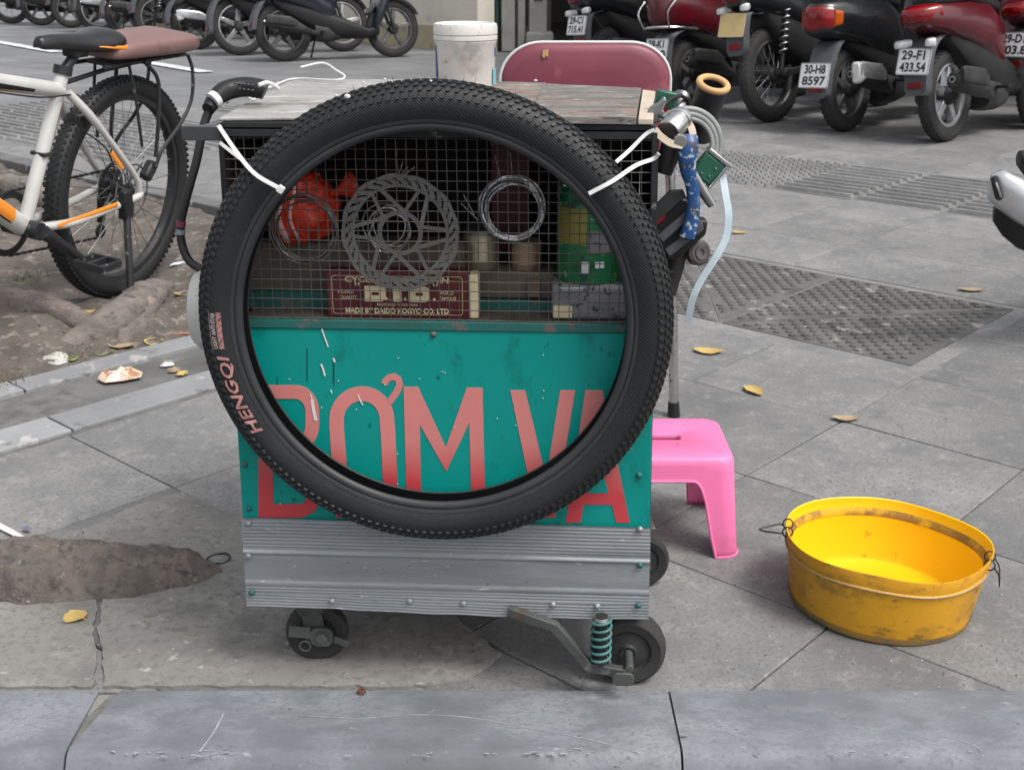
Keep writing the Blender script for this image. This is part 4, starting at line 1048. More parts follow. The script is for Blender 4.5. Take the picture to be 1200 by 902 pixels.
# pump handle and hose on the left arm
def W(px, py, Y): return yp(px, py, Y)
hose_base = W(228,312,1.50)
pump = thing('pump_hose', 'black rubber grip and air hose resting over the left arm of the cart', 'hose', (0,0,0))
g = spline([W(244,128,1.58), W(253,115,1.60), W(266,106,1.62), W(286,102,1.63), W(304,104,1.63), W(311,107,1.63)], 6)
MB().tube(g, [.0085+.0045*min(1,k/10)*(1 if k < len(g)-4 else .8) for k in range(len(g))], 16).build('grip', m_blackp, pump)
for k in range(5):
    for s in (0,1):
        c = W(276+k*5, 97.5+s*6+k*.6, 1.616); MB().sphere(c, .0022, 8, (1,1,.6)).build('grip_stud', m_greyp, pump)
MB().tube([W(249,119,1.585), W(254,115,1.59)], .0115, 14).build('collar', m_white, pump)
hz = spline([W(248,124,1.59), W(241,140,1.585), W(236,160,1.58), W(230,190,1.575), W(219,230,1.57), W(212,262,1.57), W(213,285,1.57), W(222,306,1.565), W(240,318,1.56)], 8)
MB().tube(hz, .0058, 12).build('hose', mat('black_hose', (.02,.02,.021), rough=.55), pump)
i0 = [k for k, p in enumerate(hz) if proj(p)[1] > 255][0]
MB().tube(hz[i0:i0+3], .0065, 12).build('tape', m_maroon, pump); MB().tube(hz[i0+3:i0+6], .0065, 12).build('tape', m_alu, pump)
# white lead lying over the top sheet
pts = [W(283,131,1.56),W(268,113,1.575),W(280,109,1.60),W(296,116,1.60),W(303,106,1.62)]
TZs = ZT+.0145
wire = spline([gp(266,121,TZs),gp(272,112,TZs+.006),gp(284,110,TZs+.008),gp(297,117,TZs),gp(303,107,TZs+.004),gp(320,101,TZs+.003),gp(345,92.5,TZs),gp(392,94,TZs+.004),gp(404,90,TZs+.008),gp(395,83,TZs+.016),gp(378,74,TZs+.026),gp(352,79,TZs+.022)], 8)
tag(recenter(MB().tube(wire, .0016, 8).build('lead_wire', m_white)), 'thin white electric lead curling across the pale cart top', 'wire')
tag(recenter(MB().tube(spline([W(303,100,1.60),W(314,97,1.61),W(326,104,1.62),W(318,110,1.62)], 6), .0026, 8).build('cable_loop', m_white)), 'thick white cable loop at the end of the black grip', 'wire')
# pale round pan hung on the left side, behind the tyre
pan = tag(MB().lathe([(.0001,.060),(.045,.060),(.062,.045),(.073,.006),(.079,0),(.079,.003),(.075,.012),(.066,.045),(.05,.064),(.0001,.064)], 48).build('round_pan', mat('pale_grey_enamel', (.52,.52,.49), (.44,.44,.41), rough=.5)), 'pale round pan hung on the cart side behind the tyre', 'pan')
pan.location = CM @ Vector((-.2775,.085,.528)); pan.rotation_euler = (0, -PI/2, CR)

# right-hand cluster of tools
tube_ = thing('tool_holder', 'black upright tube with tan rolled rim fixed to the cart corner', 'tube', (0,0,0))
a, b = W(817,160,1.605), W(836,99,1.575); d = (b-a).normalized()
Mt = fr_mat(a, d.orthogonal(), d.cross(d.orthogonal())); L_ = (b-a).length; r = .0205
MB().lathe([(.0001,0),(r*.94,0),(r*.95,L_*.02),(r,L_),(r*.78,L_),(r*.78,L_*.15),(.0001,L_*.15)], 36, Mt).build('tube_body', mat('matt_black_vinyl', (.016,.017,.02), (.022,.023,.026), rough=.5, scale=9), tube_)
MB().tube([Mt @ Vector((r*.90*math.cos(2*PI*k/36), r*.90*math.sin(2*PI*k/36), L_)) for k in range(36)], .0044, 10, closed=True).build('rolled_rim', m_tan, tube_)
lock = thing('cable_lock', 'grey coiled cable lock with green metal case hanging at the cart corner', 'lock', (0,0,0))
c = W(803,170,1.515)
for k, (rr, rad) in enumerate(((.0445,.0040),(.0385,.0036),(.0330,.0034))):
    MB().tube([c+Vector((rr*math.cos(R(t)), -.003*k+.003*math.sin(R(t*2)), rr*math.sin(R(t)))) for t in range(-18+k*3, 138-k*4, 5)], rad, 10).build('cable_strand', mat('grey_sleeve', (.25,.26,.25), (.16,.17,.165), rough=.38, scale=20), lock)
cL = W(829,197,1.50); Rr = Matrix.Rotation(R(38), 3, 'Y')
MB().box(cL, (.030,.020,.032), Rr).build('lock_case', m_green, lock, bevel=.003)
MB().box(cL+Rr@Vector((.0165,.001,0)), (.004,.023,.036), Rr).build('case_edge', m_chrome, lock, bevel=.001)
MB().box(cL+Rr@Vector((.003,.001,.019)), (.036,.024,.005), Rr).build('case_edge', m_chrome, lock, bevel=.001)
for x, z in ((.006,-.006),(-.004,-.009),(.006,.006)): MB().sphere(cL+Rr@Vector((x,-.0105,z)), .0016, 8).build('rivet', m_steel, lock)
cup = thing('steel_ferrule', 'short polished steel cup lying on the tan strap at the cart corner', 'cup', (0,0,0))
a, b = W(783,155,1.475), W(796,141,1.50); d = (b-a).normalized(); Mt = fr_mat(a, d.orthogonal(), d.cross(d.orthogonal())); L_ = (b-a).length*1.25
MB().lathe([(.0001,0),(.0135,0),(.0150,.002),(.0150,L_*.92),(.0142,L_),(.012,L_),(.012,.004),(.0001,.004)], 32, Mt).build('cup_body', m_chrome, cup)
MB().lathe([(.0152,L_*.70),(.0162,L_*.72),(.0162,L_*.80),(.0152,L_*.82)], 32, Mt).build('cup_rim', m_chrome, cup)
m_str = mat('pale_leather', (.50,.42,.33), (.40,.33,.25), rough=.6, scale=20)
strap('leather_strap', [W(767,152,1.47), W(774,160,1.455), W(786,168,1.448), W(800,171,1.448)], .0085, m_str, 'pale tan leather strap looped round the cart corner', 'strap', t=.003)
strap('leather_strap', [W(800,140,1.50), W(809,148,1.492), W(812,160,1.484), W(810,172,1.482)], .0085, m_str, 'short end of tan leather showing behind the steel cup', 'strap', t=.003)
tag(recenter(MB().tube([W(789,166,1.485), W(783,185,1.48), W(777,203,1.48)], [.0135,.013,.011], 16).build('rubber_sleeve', m_blackp)), 'black rubber sleeve hanging under the tan strap', 'sleeve')
lv = thing('blue_lever', 'curved lever with chipped blue and white paint hanging at the cart corner', 'lever', (0,0,0))
pts = spline([W(806,160,1.462), W(806,172,1.455), W(806,198,1.455), W(812,225,1.46), W(812,250,1.46), W(805,278,1.462)], 8); n_ = len(pts)
MB().tube(pts, [(.0125 if k < 10 else .0125-.0045*min(1,(k-10)/10)+.0018*max(0,(k-28)/12)) for k in range(n_)], 16, flat=.55).build('lever_arm', m_blue, lv)
MB().lathe([(.0001,.006),(.0075,.006),(.009,.003),(.009,-.003),(.0075,-.006),(.0001,-.006)], 18, fr_mat(W(797,166,1.452), (1,0,0), (0,0,1))).build('pivot', m_chrome, lv)
tag(recenter(MB().tube([W(812,204,1.475), W(822,222,1.48), W(834,240,1.485)], [.0062,.0066,.0055], 14).build('steel_bar', m_chrome)), 'bright steel bar slanting down behind the blue lever', 'bar')
cl = thing('bench_clamp', 'black finned clamp body bolted to the cart corner under the lever', 'clamp', (0,0,0))
def prism_px(pts, Y, t, name, m_, par, **k):
    q = [W(x, y, Y) for x, y in pts]; M_ = fr_mat((0,Y,0), (1,0,0), (0,0,1)); poly = [(p.x, p.z) for p in q]
    ar = sum(poly[i][0]*poly[(i+1) % len(poly)][1]-poly[(i+1) % len(poly)][0]*poly[i][1] for i in range(len(poly)))
    if ar < 0: poly = poly[::-1]
    return MB().prism(poly, M_, t).build(name, m_, par, **k)
prism_px([(762,252),(790,226),(806,230),(812,252),(826,254),(824,270),(792,298),(774,302)], 1.50, .026, 'clamp_body', m_blackp, cl, bevel=.003)
prism_px([(756,250),(785,222),(800,221),(803,229),(768,262)], 1.472, .008, 'clamp_jaw', m_blackmetal, cl, bevel=.002)
prism_px([(770,275),(806,245),(811,252),(776,284)], 1.472, .006, 'rib', m_greyp, cl, bevel=.0015)
prism_px([(778,292),(822,258),(824,268),(784,300)], 1.472, .007, 'rib', m_greyp, cl, bevel=.0015)
prism_px([(768,261),(779,252),(780,255),(769,264)], 1.464, .0012, 'red_mark', m_lampr, cl)
MB().tube([W(796,285,1.50), W(790,312,1.50), W(783,345,1.50)], [.0135,.013,.010], 16).build('clamp_post', m_engine, cl)
k_ = W(820,296,1.49); nd = Vector((.45,-.85,.2)).normalized(); Mk = fr_mat(k_, nd.orthogonal(), nd.cross(nd.orthogonal()))
MB().lathe([(.0001,.002),(.004,.002),(.0045,.004),(.009,.005),(.0095,.003),(.013,.003),(.0165,.0),(.0165,-.008),(.012,-.011),(.008,-.03),(.0001,-.03)], 36, Mk).build('clamp_knob', mat('brown_grey_rubber', (.085,.072,.07), (.06,.052,.05), rough=.55, scale=20), cl)
pl_ = thing('pliers', 'dark worn pliers lying with jaws open on the cart top corner', 'pliers', (0,0,0))
a = W(768,140,1.515)
prism_px([(757,133),(762,124),(772,119),(778,112),(781,118),(776,128),(781,134),(774,142),(765,145),(760,141),(764,136)], 1.52, .009, 'jaw', m_steel, pl_, bevel=.002)
MB().tube([W(772,128,1.515), W(786,116,1.525), W(798,112,1.54), W(806,117,1.55), W(808,124,1.55)], .0028, 8).build('handle', m_blackp, pl_)
MB().tube([W(770,134,1.515), W(779,140,1.51), W(784,144,1.51)], .0035, 8).build('handle', m_blackmetal, pl_)
b5 = MB().box(W(780,117,1.545), (.026,.02,.022), Matrix.Rotation(.2,3,'Y')).build('small_green_case', m_green, bevel=.002); tag(recenter(b5), 'small dark green case behind the pliers on the cart corner', 'case')
tag(recenter(MB().box(W(777.5,126,1.53), (.008,.012,.012)).build('red_cap', m_lampr, bevel=.002)), 'tiny dark red cap beside the pliers', 'cap')
tag(recenter(MB().tube([W(800,120,1.56), W(800,112,1.565), W(794,132,1.55)], .011, 14).build('steel_stub', m_steel)), 'grey steel stub standing between pliers and black tube', 'stub')
m_rib = mat('pale_plastic_ribbon', (.66,.72,.78), (.45,.56,.60), rough=.35, scale=14, alpha=.82)
strap('plastic_ribbon', [W(846,200,1.50), W(850,225,1.49), W(854,252,1.48), W(851,278,1.475), W(838,303,1.47), W(822,328,1.47), W(812,350,1.47), W(806,378,1.475)], .0088, m_rib, 'pale translucent plastic ribbon dangling from the green lock', 'ribbon', t=.0006)

# ================================================================== vinyl chair behind the cart
ch = thing('vinyl_chair', 'maroon vinyl chair with white piping and chrome legs behind the cart', 'chair', (.150,2.50,0))
bw, zb0, zt0 = .172, .56, .816
def back_poly(s=0.):
    w_ = bw-s; return [(-w_*.96,zb0+s),(w_*.96,zb0+s)]+[(w_*(1), zb0+.10)]+arc(w_-.085,zt0-s-.075,.085,0,90,10,.075)+arc(-w_+.085,zt0-s-.075,.085,90,180,10,.075)+[(-w_,zb0+.10)]
Mb = fr_mat((0,.012,0), (1,0,0), (0,0,1))
mb = MB(); P0 = back_poly(); n_ = len(P0)
cxp = (0,(zb0+zt0)/2)
secs = []
for s, d in ((0,-.012),(0,.006),(.006,.012),(.018,.0165),(.06,.0185)):
    secs.append([Mb @ Vector((*p, d)) for p in back_poly(s)])
mb.loft(secs); pad = mb.build('backrest', m_maroon, ch, smooth=60)
MB().tube([Mb @ Vector((*p, .004)) for p in back_poly(-.002)], .0031, 8, closed=True).build('piping', m_white, pad)
prism = MB().prism([(.0,0),(.011,.001),(.010,-.013),(.004,-.011),(.0025,-.017),(-.002,-.012)], fr_mat((-.087,-.0075,zt0-.012), (1,0,0), (0,0,1)), .002); prism.build('torn_patch', m_tan, pad)
MB().sphere((-.102,-.007,zt0-.072), .004, 8, (1,.4,.6)).build('paint_spot', m_white, pad)
MB().prism(rrect(.36,.36,.06), Matrix.Translation((0,.20,.40)), .05).build('seat', m_maroon, ch, bevel=.012, seg=3)
for sx in (-1,1):
    MB().tube(spline([(sx*.165,.03,.70),(sx*.182,.012,.55),(sx*.190,.015,.42),(sx*.205,.022,.20),(sx*.216,.028,.02)], 5), .0105, 14).build('leg', m_chrome, ch)
    MB().tube([(sx*.215,.028,.035),(sx*.217,.028,0.0)], [.0125,.0145], 14).build('rubber_foot', m_blackp, ch)
    MB().tube(spline([(sx*.17,.30,.42),(sx*.18,.36,.38),(sx*.19,.40,.2),(sx*.20,.42,.0)], 5), .0105, 14).build('leg', m_chrome, ch)

# ================================================================== pink stool
SX0, SX1 = .120, .380; SD0, SD1 = 1.862, 2.055; SH = .182
cxs, cys = (SX0+SX1)/2, (SD0+SD1)/2
st = thing('plastic_stool', 'low pink plastic stool with carrying slot behind the teal cart', 'stool', (cxs,cys,0))
NN = 160
def loop(hx, hy, r, z):
    """rounded rectangle sampled evenly by perimeter, starting mid right"""
    pts = []; segs = rrect(2*hx, 2*hy, r, 10); P = [Vector(p) for p in segs]+[Vector(segs[0])]
    L0 = [0]
    for k in range(len(P)-1): L0.append(L0[-1]+(P[k+1]-P[k]).length)
    for k in range(NN):
        s = L0[-1]*k/NN; a = 0
        while L0[a+1] < s: a += 1
        q = P[a].lerp(P[a+1], (s-L0[a])/max(1e-9, L0[a+1]-L0[a])); pts.append(q)
    return pts
HX, HY = (SX1-SX0)/2, (SD1-SD0)/2
levels = 14; vs = []; fs = []
top = loop(HX, HY, .028, 0); botl = loop(HX+.014, HY+.014, .026, 0)
def arch(p, hx, hy):
    # opening height at this point of the outline
    t = abs(p.x)/(hx-.050) if abs(p.y)/hy > abs(p.x)/hx else abs(p.y)/(hy-.040)
    if t >= 1: return 0.
    a = (SH-.043); e = max(0, (t-.66)/.34); return a*math.sqrt(max(0, 1-e**3))
for k in range(NN):
    lo = arch(top[k], HX, HY)
    for l in range(levels+1):
        z = lo+(SH-.012-lo)*l/levels; t = z/SH; q = botl[k].lerp(top[k], t); vs.append((q.x, q.y, z))
L1 = levels+1
for k in range(NN):
    for l in range(levels): fs.append((k*L1+l, ((k+1) % NN)*L1+l, ((k+1) % NN)*L1+l+1, k*L1+l+1))
prev = [k*L1+levels for k in range(NN)]
base = len(vs)
for (ins, z) in ((.001,SH-.007),(.003,SH-.003),(.007,SH-.0006),(.013,SH)):
    lp = loop(HX-ins, HY-ins, max(.010,.028-ins*.4), 0); cur = []
    for q in lp: cur.append(len(vs)); vs.append((q.x, q.y, z))
    for k in range(NN): fs.append((prev[k], prev[(k+1) % NN], cur[(k+1) % NN], cur[k]))
    prev = cur
for (hx, hy, r, z) in ((.046,.014,.008,SH),(.044,.012,.008,SH-.002),(.043,.0115,.008,SH-.014)):
    lp = loop(hx, hy, r, 0); cur = []
    for q in lp: cur.append(len(vs)); vs.append((q.x+.004, q.y, z))
    for k in range(NN): fs.append((prev[k], prev[(k+1) % NN], cur[(k+1) % NN], cur[k]))
    prev = cur
MB().add(vs, fs).build('stool_shell', m_pink, st, smooth=50, solid=.0032)
# rolled lip along the arched lower edge
lip = []
for k in range(NN):
    lo = arch(top[k], HX, HY); q = botl[k].lerp(top[k], lo/SH); lip.append(Vector((q.x, q.y, lo+.0015)))
MB().tube(lip, .0026, 8, closed=True).build('lip', m_pink, st)

# ================================================================== yellow basin
bs = thing('yellow_basin', 'grimy yellow plastic basin with wire loop handles on the pavement', 'basin', (.590,1.698,0.0015), (R(.6),R(1.6),R(-22)))
sx_, sy_ = 1.03, .97
Ro, Rb, BH = .1495, .137, .118
MB().lathe([(.0001,0),(Rb*.93,0),(Rb*.985,.003),(Rb,.010),(Ro*.968,BH*.74),(Ro*.972,BH*.76),(Ro*.985,BH*.775),(Ro*.985,BH*.79),(Ro*.975,BH*.80),(Ro,BH*.985),(Ro*.994,BH)], 96, sx=sx_, sy=sy_).build('outer_wall', m_yeld, bs)
MB().lathe([(Ro*.994,BH),(Ro*.982,BH*.99),(Ro*.972,BH*.84),(Ro*.938,BH*.76),(Ro*.938,BH*.74),(Rb*.955,.016),(Rb*.93,.010),(Rb*.60,.006),(Rb*.58,.0075),(.0001,.0075)], 96, sx=sx_, sy=sy_).build('inner_wall', m_yel, bs)
MB().tube([(Ro*.992*math.cos(2*PI*k/96)*sx_, Ro*.992*math.sin(2*PI*k/96)*sy_, BH*.785) for k in range(96)], .0012, 6, closed=True).build('rim_line', mat('worn_pale_edge', (.42,.31,.17), (.30,.2,.1), rough=.6, scale=30), bs)
MB().lathe([(Ro*.9725,BH*.84),(Ro*.968,BH*.83),(Ro*.937,BH*.765),(Ro*.9365,BH*.735)], 96, Matrix.Translation((0,0,.0006)) @ Matrix.Diagonal((.997,.997,1,1)), sx=sx_, sy=sy_).build('grimy_ledge', mat('grime_on_yellow', (.34,.19,.03), (.20,.11,.03), rough=.6, scale=22, spots=[((.62,.36,.01), 14, .56, .1)]), bs)
MB().lathe([(Rb*.94,.0002),(Rb*.988,.0035),(Rb*1.0035,.0095),(Rb*1.008,.014)], 96, sx=sx_, sy=sy_).build('scuffed_foot', mat('scuffed_yellow', (.16,.115,.06), (.30,.17,.03), rough=.7, scale=18, contrast=.2), bs)
for o_ in bs.children:
    for v in o_.data.vertices:
        a_ = math.atan2(v.co.y, v.co.x); k_ = max(0, v.co.z)/BH; w_ = .006*k_*math.sin(2*a_+.7)+.0025*k_*math.sin(5*a_)
        v.co.x += w_*math.cos(a_); v.co.y += w_*math.sin(a_); v.co.z += .0022*k_*math.sin(3*a_+1)
mwire = mat('dark_handle_wire', (.05,.047,.043), (.09,.08,.07), rough=.5, metal=.7)
for a0_ in (R(-10+22-12), R(180+22-14)):
    for da in (-.10,.10):
        a = a0_+da; o_ = Vector((Ro*math.cos(a)*sx_, Ro*math.sin(a)*sy_, BH*.93)); rd = Vector((math.cos(a), math.sin(a), 0))
        MB().tube([o_+rd*.008*math.cos(t*.5)+Vector((0,0,.009*math.sin(t*.5))) for t in range(13)], .0013, 6, closed=True).build('wire_ring', mwire, bs)
    p, q = [Vector(((Ro+.008)*math.cos(a0_+d)*sx_, (Ro+.008)*math.sin(a0_+d)*sy_, BH*.90)) for d in (-.10,.10)]
    rd = Vector((math.cos(a0_), math.sin(a0_), 0)); dn = -.030 if a0_ < 1 else .0
    MB().tube(spline([p, p+rd*.008+Vector((0,0,dn*.4)), (p+q)/2+rd*(.012 if a0_ < 1 else .036)+Vector((0,0,dn-.006)), q+rd*.008+Vector((0,0,dn*.4)), q], 6), .0014, 6).build('wire_bail', mwire, bs)

# ================================================================== bicycle
def place_bike():
    yaw = R(252)
    fx = Vector((math.cos(yaw), math.sin(yaw), 0))
    return yaw, fx
yaw, fx = place_bike()
ct = Vector((-1.20,3.54,0)); ct.z = soil_h(*un(ct)); RW = .33
bk = thing('mountain_bicycle', 'white and orange mountain bicycle with brown padded rear carrier on its kickstand', 'bicycle', (ct.x, ct.y, ct.z), (R(-8),0,yaw))
bk.rotation_mode = 'XYZ'
def wheel(parent, c, r, tw, m_t, m_r, nsp, name, knob=0, hub_r=.018, spoke_r=.0011):
    Mw = Matrix.Translation(c) @ Matrix.Rotation(PI/2, 4, 'X'); n = 96
    pr = [(r-tw*.95,-tw*.30),(r-tw*.80,-tw*.42),(r-tw*.45,-tw*.5),(r-tw*.15,-tw*.36),(r,0),(r-tw*.15,tw*.36),(r-tw*.45,tw*.5),(r-tw*.80,tw*.42),(r-tw*.95,tw*.30)]
    wh = MB().lathe(pr, n, Mw).build(name, m_t, parent, smooth=60)
    rr = r-tw*.93
    MB().lathe([(rr,-tw*.27),(rr-.016,-tw*.24),(rr-.021,0),(rr-.016,tw*.24),(rr,tw*.27),(rr-.004,0)], n, Mw, closed=True).build('rim', m_r, wh)
    mb = MB()
    for k in range(nsp):
        a = 2*PI*k/nsp; s = 1 if k % 2 else -1; b = a+(.5 if (k//2) % 2 else -.5)
        mb.tube([Mw @ Vector((hub_r*math.cos(b), hub_r*math.sin(b), s*.025)), Mw @ Vector(((rr-.018)*math.cos(a), (rr-.018)*math.sin(a), 0))], spoke_r, 4, cap=False)
    mb.build('spokes', m_steel, wh, kind='stuff')
    MB().lathe([(.0001,-.05),(.010,-.05),(.010,-.030),(hub_r+.004,-.027),(hub_r+.004,-.022),(.013,-.018),(.013,.018),(hub_r+.004,.022),(hub_r+.004,.027),(.010,.030),(.010,.05),(.0001,.05)], 20, Mw).build('hub', m_blackmetal, wh)
    if knob:
        mb = MB()
        for row, (a_, sh) in enumerate(((-.40,0),(-.20,.5),(0,0),(.20,.5),(.40,0))):
            for k in range(knob):
                f = 2*PI*(k+sh)/knob; d = 2*PI/knob*.5; hz_ = tw*a_; r0 = r-tw*.02-abs(a_)**2*tw*.95
                ring_ = [[Mw @ Vector(((r0+l)*math.cos(f+d*x*s), (r0+l)*math.sin(f+d*x*s), hz_+tw*.085*y*s)) for x, y in ((-.5,-1),(.5,-1),(.5,1),(-.5,1))] for l, s in ((-.004,1),(.0014,.85))]
                mb.loft(ring_, cap=False); n_ = len(mb.v); mb.f.append((n_-4,n_-3,n_-2,n_-1))
        mb.build('tread_knobs', m_knob, wh, smooth=25, kind='stuff')
    return wh
AX = Vector((0,0,RW)); BBv = Vector((.43,0,.30)); ST0 = BBv; ST1 = Vector((.265,0,.69)); HT0 = Vector((1.00,0,.68)); HT1 = Vector((.96,0,.80))
rw = wheel(bk, AX, RW, .056, m_rub, m_blackmetal, 32, 'rear_wheel', knob=104)
MB().lathe([(.075,-.001),(.080,-.001),(.080,.001),(.075,.001)], 40, Matrix.Translation(AX+Vector((0,.036,0))) @ Matrix.Rotation(PI/2,4,'X'), closed=True).build('brake_disc', m_steel, rw)
for k in range(6):
    a = k*PI/3; MB().bar(AX+Vector((.018*math.cos(a),.036,.018*math.sin(a))), AX+Vector((.077*math.cos(a+.4),.036,.077*math.sin(a+.4))), .006, .002, up=(0,1,0)).build('disc_spoke', m_steel, rw)
mb = MB()
for k, r in enumerate((.075,.067,.059,.051,.043,.036,.029)):
    n = 24; mb.lathe([(r-.004,-.0012),(r,-.0008),(r,.0008),(r-.004,.0012)], n, Matrix.Translation(AX+Vector((0,-.026-.0048*k,0))) @ Matrix.Rotation(PI/2,4,'X'), closed=True)
mb.lathe([(.0001,-.034),(.024,-.034),(.052,0),(.0001,0)], 24, Matrix.Translation(AX+Vector((0,-.030,0))) @ Matrix.Rotation(-PI/2,4,'X'))
mb.build('cassette', m_blackmetal, rw, smooth=30)
fw = wheel(bk, Vector((1.10,0,RW)), RW, .056, m_rub, m_blackmetal, 32, 'front_wheel')
# frame tubes
MB().tube([ST0, ST1], [.019,.0185], 18).build('seat_tube', m_bikewhite, bk)
MB().tube([ST1+Vector((.012,0,-.045)), HT1+Vector((0,0,-.03))], [.020,.025], 18).build('top_tube', m_bikewhite, bk)
dt = MB().tube([BBv+Vector((.01,0,.008)), HT0+Vector((0,0,.02))], [.027,.030], 18).build('down_tube', m_bikewhite, bk)
for s in (-1,1):
    MB().tube(spline([BBv+Vector((-.03,.030*s,0)), BBv+Vector((-.16,.050*s,-.004)), AX+Vector((.04,.066*s,-.012)), AX+Vector((0,.066*s,0))], 5), [.0125]*6+[.0105]*10, 14).build('chain_stay', m_bikewhite, bk)
    MB().tube(spline([ST1+Vector((.0,.016*s,-.05)), ST1+Vector((-.07,.050*s,-.13)), AX+Vector((.035,.066*s,.06)), AX+Vector((.006,.066*s,.006))], 5), [.012]*6+[.0095]*10, 14).build('seat_stay', m_bikewhite, bk)
    MB().prism(rrect(.030,.034,.008), fr_mat(AX+Vector((0,.064*s-.003,0)), (1,0,0), (0,0,1)), .005).build('dropout', m_bikewhite, bk)
# orange decals
def decal(p, q, r, a0_, a1_, w0, w1, name='orange_flash', m_=m_orange):
    """curved patch lying on a tube from p to q"""
    p, q = Vector(p), Vector(q); d = (q-p).normalized(); y = Vector((0,1,0)); y = (y-d*y.dot(d)).normalized(); x = y.cross(d); n = 6; vs = []
    for t, w_ in ((0,w0),(1,w1)):
        for k in range(n+1):
            a = R(a0_+(a1_-a0_)*k/n)*1.0; c = (a0_+a1_)/2; a = R(c)+(a-R(c))*w_
            vs.append(p.lerp(q,t)+(y*math.cos(a)+x*math.sin(a))*r)
    return MB().add(vs, [(k,k+1,n+2+k,n+1+k) for k in range(n)]).build(name, m_, bk)
decal(BBv+Vector((-.075,.0395,-.002)), AX+Vector((.12,.0615,-.011)), .0128, -40, 40, .9, .9)
sA, sB = ST1+Vector((-.115,.0615,-.215)), ST1+Vector((-.165,.0645,-.27)); decal(sA, sB, .0108, -50, 50, 1, 1)
decal(ST0.lerp(ST1,.50), ST0.lerp(ST1,.82), .0196, -75, -20, .1, 1)
dA, dB = BBv+Vector((.01,0,.008)), HT0+Vector((0,0,.02))
decal(dA.lerp(dB,.10), dA.lerp(dB,.42), .0290, -50, 30, 1, 1)
decal(dA.lerp(dB,.24), dA.lerp(dB,.27), .0296, -60, 40, 1, 1, 'black_flash', m_blackp)
decal(dA.lerp(dB,.10), dA.lerp(dB,.42), .0287, 32, 40, 1, 1, 'black_flash', m_blackp)
tA, tB = ST1+Vector((.012,0,-.045)), HT1+Vector((0,0,-.03))
decal(tA.lerp(tB,.18), tA.lerp(tB,.42), .0222, 0, 45, .5, 1, 'black_flash', m_blackp); decal(tA.lerp(tB,.20), tA.lerp(tB,.5), .0230, 45, 62, .3, 1)
# cables, clamp, post, saddle
MB().tube(spline([tA.lerp(tB,.5)+Vector((0,.012,-.024)), tA.lerp(tB,.15)+Vector((0,.018,-.024)), ST1+Vector((-.03,.03,-.06)), ST1+Vector((-.01,.035,-.13)), ST1+Vector((-.11,.058,-.21)), ST1+Vector((-.16,.075,-.32)), AX+Vector((-.03,.05,.08))], 6), .0024, 6).build('brake_cable', m_blackp, bk)
MB().tube([ST1+Vector((.002,0,-.006)), ST1+Vector((-.004,0,.016))], .0245, 18).build('seat_clamp', m_blackmetal, bk)
MB().bar(ST0.lerp(ST1,.48)+Vector((-.02,0,0)), ST0.lerp(ST1,.48)+Vector((.02,0,0)), .046, .010).build('derailleur_band', m_blackmetal, bk, bevel=.002)
SP = ST1+Vector((-.055,0,.045)); MB().tube([ST1, SP], .0135, 16).build('seat_post', m_blackmetal, bk)
MB().box(SP+Vector((.0,0,.012)), (.06,.045,.04)).build('saddle_clamp', m_blackmetal, bk, bevel=.006)
# saddle: nose forward (+x)
mb = MB(); secs = []
for (x, w_, z, h) in ((.155,.012,.046,.020),(.145,.020,.052,.030),(.09,.024,.054,.036),(.03,.030,.052,.040),(-.03,.048,.050,.046),(-.08,.068,.056,.050),(-.115,.074,.060,.048),(-.135,.066,.058,.040),(-.145,.040,.054,.028)):
    secs.append([SP+Vector((x, w_*math.copysign(abs(math.cos(t))**.75, math.cos(t)), z-h*.45+h*.5*math.copysign(abs(math.sin(t))**.8, math.sin(t))-.010*(math.cos(t)**2))) for t in [2*PI*k/20 for k in range(20)]])
sd = mb.loft(secs).build('saddle', mat('saddle_vinyl', (.008,.008,.009), (.012,.012,.013), rough=.36, scale=9), bk, smooth=60)
mb = MB(); secs = []
for (x, w_, z, h) in ((-.035,.0505,.040,.014),(-.085,.0715,.046,.030),(-.118,.0775,.046,.034),(-.140,.069,.044,.032),(-.150,.043,.042,.026)):
    secs.append([SP+Vector((x, w_*math.copysign(abs(math.cos(t))**.75, math.cos(t)), z-h*.55+h*.42*math.copysign(abs(math.sin(t))**.8, math.sin(t))-.010*(math.cos(t)**2))) for t in [2*PI*k/20 for k in range(20)]])
mb.loft(secs).build('saddle_trim', m_orange, sd, smooth=60)
for s in (-1,1): MB().tube(spline([SP+Vector((.11,.012*s,.035)), SP+Vector((.04,.022*s,.022)), SP+Vector((-.04,.022*s,.022)), SP+Vector((-.11,.05*s,.038))], 5), .0035, 8).build('saddle_rail', m_blackmetal, sd)
